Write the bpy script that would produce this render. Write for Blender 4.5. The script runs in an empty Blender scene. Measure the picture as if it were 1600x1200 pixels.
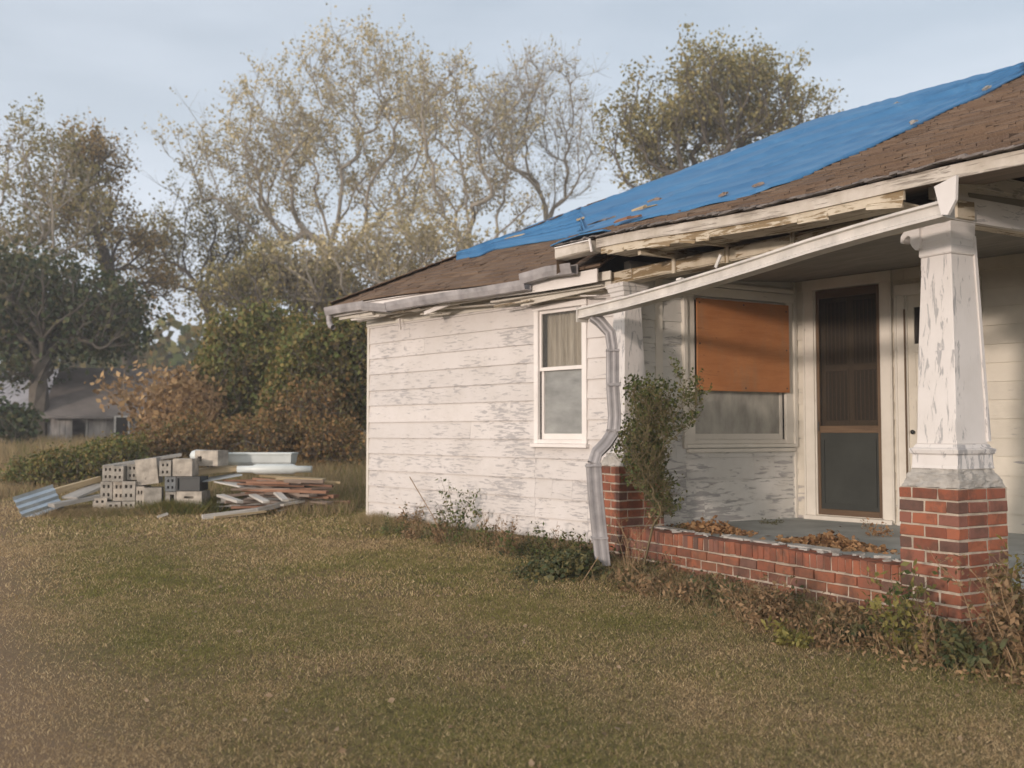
import bpy, math, random
import numpy as np
from mathutils import Vector

# ---------------------------------------------------------------- camera, sky, sun, exposure
SC = bpy.context.scene
F = 1540.0                       # focal length in photo pixels (1600 wide)
HC = 1.5
PITCH = math.atan(75 / F)
cam_d = bpy.data.cameras.new('camera'); cam = bpy.data.objects.new('camera', cam_d)
SC.collection.objects.link(cam); SC.camera = cam
cam.location = (0, 0, HC); cam.rotation_euler = (math.pi/2 + PITCH, 0, 0)
cam_d.sensor_width = 36; cam_d.lens = 36 * F / 1600
cam_d.clip_start = .05; cam_d.clip_end = 3000
cam_d.dof.use_dof = True; cam_d.dof.focus_distance = 8.2; cam_d.dof.aperture_fstop = 1.7

SUN_EL = math.radians(6.2)
SDIR = Vector((-.605, -.796, 0)).normalized() * math.cos(SUN_EL) + Vector((0, 0, math.sin(SUN_EL)))
sun_d = bpy.data.lights.new('sun', 'SUN'); sun = bpy.data.objects.new('sun', sun_d)
SC.collection.objects.link(sun)
sun_d.energy = 1.9; sun_d.angle = math.radians(3.6); sun_d.color = (1.0, .84, .73)
sun.location = (-20, -30, 30)
sun.rotation_euler = SDIR.to_track_quat('Z', 'Y').to_euler()
world = bpy.data.worlds.new('World'); SC.world = world; world.use_nodes = True
wn = world.node_tree; bg = wn.nodes['Background']
sky = wn.nodes.new('ShaderNodeTexSky'); sky.sky_type = 'NISHITA'; sky.sun_disc = False
sky.sun_elevation = SUN_EL; sky.sun_rotation = math.atan2(SDIR.x, SDIR.y)
sky.air_density = 1.0; sky.dust_density = 1.5; sky.ozone_density = 1.5
# thin high cloud veil
tcw = wn.nodes.new('ShaderNodeTexCoord'); mpw = wn.nodes.new('ShaderNodeMapping'); nzw = wn.nodes.new('ShaderNodeTexNoise')
mpw.inputs['Scale'].default_value = (1.2, 1.2, 4.5); mpw.inputs['Rotation'].default_value = (.2, .3, .4)
nzw.inputs['Scale'].default_value = 1.6; nzw.inputs['Detail'].default_value = 6; nzw.inputs['Roughness'].default_value = .5
rpw = wn.nodes.new('ShaderNodeMapRange'); rpw.inputs[1].default_value = .38; rpw.inputs[2].default_value = .72
rpw.inputs[3].default_value = .47; rpw.inputs[4].default_value = .80; mpw.inputs['Location'].default_value = (3.1, 1.2, .4)
mxw = wn.nodes.new('ShaderNodeMix'); mxw.data_type = 'RGBA'
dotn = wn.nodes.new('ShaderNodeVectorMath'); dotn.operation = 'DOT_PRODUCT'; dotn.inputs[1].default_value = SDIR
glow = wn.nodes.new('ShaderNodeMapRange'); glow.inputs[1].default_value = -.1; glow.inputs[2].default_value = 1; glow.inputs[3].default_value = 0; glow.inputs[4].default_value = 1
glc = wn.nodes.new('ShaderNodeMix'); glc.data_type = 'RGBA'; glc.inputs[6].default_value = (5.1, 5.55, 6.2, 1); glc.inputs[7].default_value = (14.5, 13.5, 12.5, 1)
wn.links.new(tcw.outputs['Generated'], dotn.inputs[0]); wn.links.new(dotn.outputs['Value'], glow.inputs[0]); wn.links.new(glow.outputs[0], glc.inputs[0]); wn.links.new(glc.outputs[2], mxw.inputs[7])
sepw = wn.nodes.new('ShaderNodeSeparateXYZ'); elw = wn.nodes.new('ShaderNodeMapRange'); elw.inputs[1].default_value = 0; elw.inputs[2].default_value = .5; elw.inputs[3].default_value = .50; elw.inputs[4].default_value = -.02
addw = wn.nodes.new('ShaderNodeMath'); addw.operation = 'ADD'; addw.use_clamp = True
wn.links.new(tcw.outputs['Generated'], sepw.inputs[0]); wn.links.new(sepw.outputs[2], elw.inputs[0]); wn.links.new(elw.outputs[0], addw.inputs[1])
wn.links.new(tcw.outputs['Generated'], mpw.inputs[0]); wn.links.new(mpw.outputs[0], nzw.inputs[0])
wn.links.new(nzw.outputs[0], rpw.inputs[0]); wn.links.new(rpw.outputs[0], addw.inputs[0]); wn.links.new(addw.outputs[0], mxw.inputs[0])
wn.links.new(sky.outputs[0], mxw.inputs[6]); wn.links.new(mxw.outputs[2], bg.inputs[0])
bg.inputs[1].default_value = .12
SC.view_settings.view_transform = 'Standard'; SC.view_settings.look = 'None'
SC.view_settings.exposure = 0.42; SC.view_settings.gamma = 1; SC.view_settings.use_curve_mapping = False
SC.cycles.max_bounces = 6; SC.cycles.transparent_max_bounces = 8

RND = random.Random(7); NR = np.random.default_rng(11)
V = lambda *a: Vector(a)
Z = V(0, 0, 1)

# ---------------------------------------------------------------- photo pixel -> world helpers
CP, SP = math.cos(PITCH), math.sin(PITCH)
def ray(px, py):
    a = (px - 800) / F; b = (600 - py) / F
    return V(a, CP - b*SP, SP + b*CP)
def at(px, py, depth):
    d = ray(px, py); return V(0, 0, HC) + d * (depth / d.y)
_gd = [-40, 0, 9, 12, 15, 18, 25, 40, 60, 100, 300]; _gz = [0, 0, 0, .07, .17, .30, .58, .98, 1.3, 1.6, 2.2]
def gz(x, y):
    b = np.interp(y, _gd, _gz)
    k = np.clip((y - 5) / 6, 0, 1) if not np.isscalar(y) else min(1, max(0, (y - 5) / 6))
    return b + .02*np.sin(x*.9 + 1)*np.sin(y*.7) * k + .012*np.sin(x*2.3 + y*1.7)
def gp(px, py):
    d = ray(px, py); y = 3.0
    for _ in range(4000):
        p = V(0, 0, HC) + d * (y / d.y)
        if p.z < gz(p.x, p.y): return p
        y += .03
    return p

# house frames
def hv(a): return V(math.cos(math.radians(a)), math.sin(math.radians(a)), 0)
U = V(.669, -.743, 0).normalized(); VV = V(.743, .669, 0).normalized()
O = V(-2.175, 15, 0)
U2 = V(.4866, -.8737, 0).normalized(); V2 = V(.8737, .4866, 0).normalized()
F0 = V(1.15, 10.6, 0); NP = V(3.155, 7.0, 0)
W0 = V(1.329, 11.09, 0); C0 = V(3.544, 12.32, 0)
def uv(u, v, z=0): return O + U*u + VV*v + Z*z
def uv2(t, w, z=0): return F0 + U2*t + V2*w + Z*z
PT = (NP - F0).length

# ---------------------------------------------------------------- materials
def mat(name):
    m = bpy.data.materials.new(name); m.use_nodes = True
    nt = m.node_tree; b = nt.nodes['Principled BSDF']
    return m, nt, b
def nd(nt, t, ins=None, **pr):
    n = nt.nodes.new('ShaderNode' + t)
    for k, v in pr.items(): setattr(n, k, v)
    for k, v in (ins or {}).items():
        if hasattr(v, 'outputs'): nt.links.new(v.outputs[0], n.inputs[k])
        elif isinstance(v, bpy.types.NodeSocket): nt.links.new(v, n.inputs[k])
        else: n.inputs[k].default_value = v
    return n
def c4(c): return (c[0], c[1], c[2], 1)
def coords(nt, kind='UV', scale=(1, 1, 1)):
    t = nd(nt, 'TexCoord'); return nd(nt, 'Mapping', {0: t.outputs[kind], 'Scale': scale})
def noise(nt, vec, scale=1, detail=4, rough=.5, dist=0):
    return nd(nt, 'TexNoise', {0: vec, 'Scale': scale, 'Detail': detail, 'Roughness': rough, 'Distortion': dist})
def rng(nt, v, a, b, c=0, d=1):
    return nd(nt, 'MapRange', {0: v, 1: a, 2: b, 3: c, 4: d})
def mixc(nt, f, a, b, mode='MIX'):
    n = nd(nt, 'Mix', data_type='RGBA', blend_type=mode)
    for i, v in ((0, f), (6, a), (7, b)):
        if isinstance(v, bpy.types.NodeSocket): nt.links.new(v, n.inputs[i])
        elif hasattr(v, 'outputs'): nt.links.new(v.outputs[2] if v.bl_idname == 'ShaderNodeMix' else v.outputs[0], n.inputs[i])
        else: n.inputs[i].default_value = c4(v) if isinstance(v, tuple) else v
    return n
def math_(nt, op, a, b=0.0):
    return nd(nt, 'Math', {0: a, 1: b}, operation=op)
def setc(nt, b, n, sock='Base Color'):
    nt.links.new(n.outputs[2] if n.bl_idname == 'ShaderNodeMix' else n.outputs[0], b.inputs[sock])
def bump(nt, b, h, strength=.4, dist=.01):
    n = nd(nt, 'Bump', {'Height': h, 'Strength': strength, 'Distance': dist}); nt.links.new(n.outputs[0], b.inputs['Normal']); return n
def island(nt): return nd(nt, 'NewGeometry').outputs['Random Per Island']

def paint(name, base=(.70, .665, .63), wood=(.30, .285, .28), wear=.5, sx=2.2, sy=16, dirt=.25, dirtc=(.33, .30, .24), rough=.62, lowz=0):
    m, nt, b = mat(name)
    uvc = coords(nt, 'UV')
    n1 = noise(nt, nd(nt, 'Mapping', {0: uvc, 'Scale': (sx, sy, 1)}), 1, 9, .68, .6)
    n2 = noise(nt, nd(nt, 'Mapping', {0: uvc, 'Scale': (.7, 1.3, 1)}), 1.3, 3, .5)
    ob = coords(nt, 'Object'); n3 = noise(nt, ob, 1.1, 3, .5)
    s = math_(nt, 'ADD', n1, math_(nt, 'MULTIPLY', n2, .35)); s = math_(nt, 'ADD', s, math_(nt, 'MULTIPLY', n3, .35))
    if lowz:
        geo = nd(nt, 'NewGeometry'); sp = nd(nt, 'SeparateXYZ', {0: geo.outputs['Position']})
        s = math_(nt, 'ADD', s, rng(nt, sp.outputs[2], .3, 2.2, lowz, 0))
    th = 1.08 - .20*wear
    mask = rng(nt, s, th, th + .035)
    n6 = noise(nt, nd(nt, 'Mapping', {0: uvc, 'Scale': (1.3, 6, 1)}), 2.2, 8, .72, .8); mask = math_(nt, 'MAXIMUM', mask, rng(nt, math_(nt, 'ADD', n6, math_(nt, 'MULTIPLY', n3, .3)), .84 - .04*wear, .855 - .04*wear))
    # fine cracks along the grain
    n4 = noise(nt, nd(nt, 'Mapping', {0: uvc, 'Scale': (3, 60, 1)}), 1, 6, .7, .3)
    crack = rng(nt, n4, .64, .72, 0, .55*min(1, wear*1.4))
    grain = noise(nt, nd(nt, 'Mapping', {0: uvc, 'Scale': (4, 130, 1)}), 1, 4, .6)
    dn = noise(nt, ob, 2.3, 7, .65)
    isl = rng(nt, island(nt), 0, 1, .93, 1.03)
    pc = mixc(nt, rng(nt, dn, .42, .75, 0, dirt), base, dirtc)
    pc = mixc(nt, 1.0, pc, nd(nt, 'CombineColor', {0: isl, 1: isl, 2: isl}), 'MULTIPLY')
    wc = mixc(nt, grain, tuple(c*.62 for c in wood), tuple(min(1, c*1.45) for c in wood))
    mk = math_(nt, 'MAXIMUM', mask, crack)
    setc(nt, b, mixc(nt, mk, pc, wc)); b.inputs['Roughness'].default_value = rough
    inv = math_(nt, 'SUBTRACT', 1.0, mk)
    h = math_(nt, 'ADD', math_(nt, 'MULTIPLY', inv, .6), math_(nt, 'MULTIPLY', grain, .5))
    bump(nt, b, h, .55, .004)
    return m
def wood(name, a=(.16, .12, .085), c=(.33, .27, .2), rough=.8, gs=60, tint=.35, bs=.4):
    m, nt, b = mat(name); uvc = coords(nt, 'UV')
    g = noise(nt, nd(nt, 'Mapping', {0: uvc, 'Scale': (2.2, gs, 1)}), 1, 7, .65, .5)
    k = noise(nt, nd(nt, 'Mapping', {0: uvc, 'Scale': (1.1, 4, 1)}), 1.5, 4, .6)
    col = mixc(nt, rng(nt, g, .3, .7), a, c)
    col = mixc(nt, rng(nt, k, .4, .75, 0, .5), col, tuple(x*.55 for x in a))
    iv = rng(nt, island(nt), 0, 1, 1 - tint, 1 + tint)
    col = mixc(nt, 1.0, col, nd(nt, 'CombineColor', {0: iv, 1: iv, 2: iv}), 'MULTIPLY')
    setc(nt, b, col); b.inputs['Roughness'].default_value = rough; bump(nt, b, g, bs, .004)
    return m
def plain(name, base, rough=.6, var=.25, sc=6, metal=0, bs=.15, kind='Object', spec=.5):
    m, nt, b = mat(name); ob = coords(nt, kind)
    n1 = noise(nt, ob, sc, 7, .6); n2 = noise(nt, ob, sc*9, 4, .6)
    col = mixc(nt, rng(nt, n1, .3, .7), tuple(x*(1 - var) for x in base), tuple(min(1, x*(1 + var*.6)) for x in base))
    setc(nt, b, col); b.inputs['Roughness'].default_value = rough; b.inputs['Metallic'].default_value = metal
    b.inputs['Specular IOR Level'].default_value = spec
    bump(nt, b, math_(nt, 'ADD', n1, n2), bs, .006)
    return m
def leaf(name, cols, transl=.25, rough=.6):
    m, nt, b = mat(name)
    r = nd(nt, 'ValToRGB', {0: island(nt)}); cr = r.color_ramp
    while len(cr.elements) < len(cols): cr.elements.new(.5)
    for i, c in enumerate(cols): cr.elements[i].position = i/max(1, len(cols) - 1); cr.elements[i].color = c4(c)
    ob = coords(nt, 'Object'); n = noise(nt, ob, .5, 3, .5)
    k = rng(nt, n, .3, .7, .75, 1.25)
    col = mixc(nt, 1.0, r, nd(nt, 'CombineColor', {0: k, 1: k, 2: k}), 'MULTIPLY')
    setc(nt, b, col); b.inputs['Roughness'].default_value = rough; b.inputs['Specular IOR Level'].default_value = .25
    tr = nd(nt, 'BsdfTranslucent'); nt.links.new(col.outputs[2], tr.inputs[0])
    ms = nd(nt, 'MixShader', {0: transl}); nt.links.new(b.outputs[0], ms.inputs[1]); nt.links.new(tr.outputs[0], ms.inputs[2])
    nt.links.new(ms.outputs[0], nt.nodes['Material Output'].inputs[0])
    return m
def brickmat(name):
    m, nt, b = mat(name)
    r = nd(nt, 'ValToRGB', {0: island(nt)}); cr = r.color_ramp
    cs = [(0, (.18, .052, .026)), (.25, (.26, .074, .034)), (.5, (.33, .105, .048)), (.75, (.28, .085, .044)), (.92, (.20, .085, .062)), (1, (.09, .052, .04))]
    while len(cr.elements) < len(cs): cr.elements.new(.5)
    for i, (p, c) in enumerate(cs): cr.elements[i].position = p; cr.elements[i].color = c4(c)
    ob = coords(nt, 'Object'); n1 = noise(nt, ob, 22, 8, .7); n2 = noise(nt, ob, 2.2, 6, .6)
    col = mixc(nt, rng(nt, n1, .35, .75, 0, .5), r, (.20, .085, .06))
    col = mixc(nt, rng(nt, n1, .64, .74, 0, .45), col, (.40, .30, .25))
    geo = nd(nt, 'NewGeometry'); sp = nd(nt, 'SeparateXYZ', {0: geo.outputs['Position']})
    moss = math_(nt, 'MULTIPLY', rng(nt, sp.outputs[2], .10, .60, 1, 0), rng(nt, n2, .35, .62))
    col = mixc(nt, math_(nt, 'MULTIPLY', moss, .7), col, (.075, .06, .035))
    n5 = noise(nt, ob, 5, 7, .7); col = mixc(nt, rng(nt, n5, .46, .62, 0, .75), col, (.085, .045, .03)); col = mixc(nt, rng(nt, n5, .30, .22, 0, .5), col, (.36, .25, .19))
    setc(nt, b, col); b.inputs['Roughness'].default_value = .85
    bump(nt, b, n1, .5, .006); return m

M = {}
M['siding'] = paint('peeling_white_paint', base=(.615, .578, .555), wood=(.37, .35, .345), wear=.74, lowz=.02, dirt=.35, dirtc=(.42, .38, .33), sx=5.0, sy=36)
M['siding2'] = paint('weathered_cream_paint', base=(.62, .575, .49), wood=(.33, .31, .30), wear=.34, lowz=.10, dirt=.35)
M['siding3'] = paint('weathered_grey_white_paint', base=(.60, .585, .55), wood=(.33, .32, .31), wear=.55, sx=3.4, sy=22, lowz=.12, dirt=.35)
M['trim'] = paint('trim_paint', base=(.66, .62, .55), wood=(.34, .31, .26), wear=.22, dirt=.35)
M['trimw'] = paint('clean_trim_paint', base=(.74, .70, .67), wood=(.38, .35, .32), wear=.2, dirt=.2)
M['rot'] = paint('rotten_eave_paint', base=(.60, .53, .42), wood=(.22, .155, .08), wear=1.0, dirt=.6, dirtc=(.27, .19, .09))
M['fascia'] = paint('fascia_paint', base=(.58, .53, .47), wood=(.27, .235, .20), wear=.85, dirt=.8, dirtc=(.28, .23, .16), sx=1.4, sy=26)
M['column'] = paint('column_paint', base=(.655, .625, .605), wood=(.37, .36, .36), wear=.66, sx=4.2, sy=20, lowz=.20, dirt=.22)
M['gutter'] = plain('old_white_gutter', (0.564, 0.531, 0.489), .5, .22, 5, 0, .1)
M['gutgrey'] = plain('grey_weathered_gutter', (.34, .32, .32), .55, .45, 4, .1, .2)
M['felt'] = plain('roofing_felt', (.17, .15, .14), .9, .6, 6, 0, .3)
M['spout'] = plain('grey_downspout_metal', (0.302, 0.288, 0.292), .5, .3, 5, .1, .15)
M['ceil'] = wood('porch_ceiling_boards', (.16, .145, .12), (.25, .23, .195), .8, 20, .1)
M['brick'] = brickmat('red_brick')
M['mortar'] = plain('mortar', (.43, .36, .285), .95, .35, 9, 0, .5)
M['conc'] = plain('mortar_cap', (.38, .36, .33), .95, .35, 7, 0, .6)
M['found'] = plain('foundation_render', (.36, .31, .25), .95, .3, 5, 0, .5)
M['floor'] = plain('grey_porch_floor_paint', (.36, .385, .375), .7, .3, 2.5, 0, .2)
M['glass_frost'] = None
M['bwood'] = wood('brown_screen_door_wood', (0.086, 0.050, 0.026), (0.153, 0.095, 0.050), .6, 40, .05)
M['dgreen'] = plain('dark_screen_panel', (.030, .033, .028), .7, .3, 3, 0, .1)
M['door'] = wood('old_brown_door', (0.166, 0.109, 0.058), (0.281, 0.191, 0.109), .6, 40, .05)
M['doorp'] = wood('dark_door_panel', (.055, .036, .018), (.11, .075, .042), .6, 40, .1)
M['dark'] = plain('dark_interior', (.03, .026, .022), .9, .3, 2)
M['block'] = plain('concrete_block', (.33, .305, .265), .95, .5, 6, 0, 1.0)
M['blockw'] = plain('pale_concrete_block', (.43, .385, .325), .95, .5, 6, 0, 1.0)
M['blockd'] = plain('dark_concrete_block', (.17, .18, .185), .95, .3, 9, 0, .6)
M['black'] = plain('black_plastic', (.022, .026, .026), .5, .3, 5)
M['white'] = plain('white_plastic', (.56, .60, .59), .4, .12, 3)
M['tin'] = plain('galvanised_tin', (.52, .58, .62), .35, .2, 3, .55, .1)
M['plank'] = wood('weathered_plank', (.15, .11, .085), (.30, .235, .19), .85, 50, .45)
M['plankb'] = wood('reddish_plank', (.20, .10, .06), (.34, .19, .12), .85, 50, .3)
M['plankw'] = wood('pale_painted_plank', (.42, .40, .37), (.56, .53, .48), .8, 40, .15)
M['plankg'] = wood('grey_silvered_plank', (.24, .23, .21), (.38, .36, .33), .85, 50, .2)
M['straw'] = wood('tan_plank', (.36, .27, .15), (.52, .41, .26), .8, 50, .1)
M['barnw'] = wood('barn_board', (0.247, 0.228, 0.218), (0.456, 0.427, 0.399), .9, 9, .2)
M['barnr'] = plain('barn_roof_metal', (0.360, 0.352, 0.375), .6, .3, 1.2, .1, .2)
M['barnd'] = plain('barn_roof_dark', (0.200, 0.176, 0.160), .8, .3, 1.2, 0, .2)
M['bark'] = plain('tree_bark', (0.102, 0.087, 0.069), .9, .35, 3, 0, .8)
M['barkl'] = plain('pale_tree_bark', (0.259, 0.230, 0.187), .9, .3, 3, 0, .6)
M['stem'] = plain('dry_stem', (.30, .20, .11), .85, .35, 8, 0, .2)
M['stemg'] = plain('brown_green_stem', (.13, .10, .05), .85, .3, 8, 0, .2)

def shingle():
    m, nt, b = mat('brown_asphalt_shingle')
    r = nd(nt, 'ValToRGB', {0: island(nt)}); cr = r.color_ramp
    cs = [(.100, .066, .045), (.135, .090, .060), (.165, .112, .076), (.118, .080, .058), (.19, .135, .095)]
    while len(cr.elements) < len(cs): cr.elements.new(.5)
    for i, c in enumerate(cs): cr.elements[i].position = i/4; cr.elements[i].color = c4(c)
    ob = coords(nt, 'Object'); n1 = noise(nt, ob, 90, 3, .7); n2 = noise(nt, ob, 1.2, 6, .65)
    col = mixc(nt, rng(nt, n2, .35, .75, 0, .5), r, (.075, .052, .04))
    col = mixc(nt, rng(nt, n1, .45, .7, 0, .35), col, (.27, .20, .15))
    setc(nt, b, col); b.inputs['Roughness'].default_value = .95; b.inputs['Specular IOR Level'].default_value = .1
    bump(nt, b, n1, .6, .006); return m
M['shingle'] = shingle()
def tarpmat():
    m, nt, b = mat('blue_tarp'); uvc = coords(nt, 'UV')
    n1 = noise(nt, nd(nt, 'Mapping', {0: uvc, 'Scale': (.5, 2.4, 1), 'Rotation': (0, 0, .12)}), 1.4, 7, .62)
    n3 = noise(nt, nd(nt, 'Mapping', {0: uvc, 'Scale': (1.5, 26, 1), 'Rotation': (0, 0, .10)}), 1, 5, .6, .4)
    col = mixc(nt, rng(nt, n1, .3, .7), (.030, .125, .275), (.055, .185, .36))
    col = mixc(nt, rng(nt, n1, .58, .78, 0, .5), col, (.16, .24, .34))
    col = mixc(nt, rng(nt, n3, .6, .75, 0, .5), col, (.014, .075, .20))  # narrow dark lengthwise lines: crease shade painted into the tarp colour
    setc(nt, b, col); b.inputs['Roughness'].default_value = .5; b.inputs['Specular IOR Level'].default_value = .35
    w = noise(nt, nd(nt, 'Mapping', {0: uvc, 'Scale': (.7, 9, 1), 'Rotation': (0, 0, .12)}), 1, 5, .6, .6)
    bump(nt, b, w, .45, .02); return m
M['tarp'] = tarpmat()
def plymat():
    m, nt, b = mat('orange_plywood'); uvc = coords(nt, 'UV')
    g = noise(nt, nd(nt, 'Mapping', {0: uvc, 'Scale': (1.6, 14, 1)}), 1, 8, .65, 1.2)
    k = noise(nt, nd(nt, 'Mapping', {0: uvc, 'Scale': (1, 1, 1)}), 2, 4, .5)
    v = nd(nt, 'TexVoronoi', {0: nd(nt, 'Mapping', {0: uvc, 'Scale': (3, 7, 1)}), 'Scale': 1.6, 'Randomness': 1.0})
    col = mixc(nt, rng(nt, g, .3, .7), (.38, .148, .05), (.50, .215, .08))
    col = mixc(nt, rng(nt, k, .4, .7, 0, .45), col, (.30, .10, .028))
    col = mixc(nt, rng(nt, v.outputs['Distance'], .04, .09, .7, 0), col, (.16, .05, .015))
    col = mixc(nt, rng(nt, g, .60, .70, 0, .7), col, (.22, .08, .025)); st = noise(nt, nd(nt, 'Mapping', {0: uvc, 'Scale': (2.5, .8, 1)}), 1.6, 6, .7); col = mixc(nt, rng(nt, st, .5, .72, 0, .5), col, (.30, .20, .12)); fl = noise(nt, uvc, 38, 3, .6); col = mixc(nt, rng(nt, fl, .66, .74, 0, .6), col, (.17, .06, .02))
    setc(nt, b, col); b.inputs['Roughness'].default_value = .75; bump(nt, b, g, .25, .003); return m
M['ply'] = plymat()
def paneglass(name, tint, rough=.12, fr=.5):
    m, nt, b = mat(name); ob = coords(nt, 'UV'); n = noise(nt, nd(nt, 'Mapping', {0: ob, 'Scale': (3, 1.2, 1)}), 2, 6, .6)
    col = mixc(nt, rng(nt, n, .3, .7), tuple(x*.7 for x in tint), tuple(x*1.3 for x in tint)); setc(nt, b, col)
    b.inputs['Roughness'].default_value = rough; b.inputs['Specular IOR Level'].default_value = .6
    tr = nd(nt, 'BsdfTransparent'); ms = nd(nt, 'MixShader', {0: fr})
    nt.links.new(b.outputs[0], ms.inputs[1]); nt.links.new(tr.outputs[0], ms.inputs[2])
    nt.links.new(ms.outputs[0], nt.nodes['Material Output'].inputs[0]); return m
M['glass_clear'] = paneglass('dusty_window_glass', (.15, .145, .13), .2, .8)
M['glass_frost'] = paneglass('grimy_lower_glass', (.32, .325, .31), .3, .25)
M['screen'] = paneglass('dark_insect_screen', (.022, .018, .013), .9, .62)
M['glass_pale'] = paneglass('dust_white_glass', (.40, .385, .34), .4, .15)
M['curtain'] = wood('old_curtain', (0.408, 0.360, 0.276), (0.744, 0.672, 0.552), .95, 16, .05)
def groundmat():
    m, nt, b = mat('lawn_ground'); ob = coords(nt, 'Object')
    n1 = noise(nt, ob, .35, 5, .6); n2 = noise(nt, ob, 14, 8, .7); n3 = noise(nt, ob, 70, 3, .6)
    col = mixc(nt, rng(nt, n1, .4, .6), (.21, .155, .09), (.15, .138, .06))
    col = mixc(nt, rng(nt, n2, .4, .65, 0, .7), col, (.045, .032, .018))
    col = mixc(nt, rng(nt, n3, .55, .7, 0, .55), col, (.22, .165, .095))
    sp_ = nd(nt, 'SeparateXYZ', {0: ob}); worn = rng(nt, math_(nt, 'ADD', math_(nt, 'ADD', sp_.outputs[0], math_(nt, 'MULTIPLY', sp_.outputs[1], .55)), math_(nt, 'MULTIPLY', n1, .9)), 1.75, .7, 0, .9)
    col = mixc(nt, worn, col, (.25, .175, .115))
    setc(nt, b, col); b.inputs['Roughness'].default_value = 1; b.inputs['Specular IOR Level'].default_value = 0
    bump(nt, b, n2, .8, .03); return m
M['ground'] = groundmat()
def grassmat(name, greens, straws, bal=0.0, tr=.3):
    m, nt, b = mat(name); geo = nd(nt, 'NewGeometry')
    mp = nd(nt, 'Mapping', {0: geo.outputs['Position'], 'Scale': (1, .8, 1)})
    n1 = noise(nt, mp, .45, 5, .62, .3); n2 = noise(nt, mp, 3.2, 3, .6)
    s = math_(nt, 'ADD', math_(nt, 'MULTIPLY', n1, 1.0), math_(nt, 'MULTIPLY', n2, .35))
    s = math_(nt, 'SUBTRACT', s, .675 - bal)
    spw = nd(nt, 'SeparateXYZ', {0: geo.outputs['Position']})
    s = math_(nt, 'SUBTRACT', s, math_(nt, 'MULTIPLY', rng(nt, math_(nt, 'ADD', spw.outputs[0], math_(nt, 'MULTIPLY', spw.outputs[1], .55)), 1.5, .2), .22))
    p = math_(nt, 'ADD', math_(nt, 'MULTIPLY', s, 2.9), .42)
    pick = rng(nt, math_(nt, 'SUBTRACT', p, geo.outputs['Random Per Island']), -.06, .06)
    q = math_(nt, 'FRACT', math_(nt, 'MULTIPLY', geo.outputs['Random Per Island'], 17.3))
    def ramp(cols):
        r = nd(nt, 'ValToRGB', {0: q}); cr = r.color_ramp
        while len(cr.elements) < len(cols): cr.elements.new(.5)
        for i, c in enumerate(cols): cr.elements[i].position = i/(len(cols) - 1); cr.elements[i].color = c4(c)
        return r
    col = mixc(nt, pick, ramp(straws), ramp(greens))
    setc(nt, b, col); b.inputs['Roughness'].default_value = .8; b.inputs['Specular IOR Level'].default_value = .15
    t = nd(nt, 'BsdfTranslucent'); nt.links.new(col.outputs[2], t.inputs[0])
    ms = nd(nt, 'MixShader', {0: tr}); nt.links.new(b.outputs[0], ms.inputs[1]); nt.links.new(t.outputs[0], ms.inputs[2])
    nt.links.new(ms.outputs[0], nt.nodes['Material Output'].inputs[0]); return m
G_GREEN = [(0.179, 0.180, 0.050), (0.233, 0.218, 0.063), (0.295, 0.258, 0.084), (0.149, 0.166, 0.053)]
G_STRAW = [(0.337, 0.229, 0.114), (0.501, 0.368, 0.197), (0.289, 0.193, 0.104), (0.886, 0.698, 0.413), (0.386, 0.275, 0.149)]
M['grass'] = grassmat('lawn_grass', G_GREEN, G_STRAW, .03)
M['tallgrass'] = grassmat('dry_tall_grass', [(.17, .165, .06), (.22, .20, .08)], [(.36, .27, .15), (.46, .36, .21), (.28, .20, .11), (.40, .30, .17)], -.05)

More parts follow.
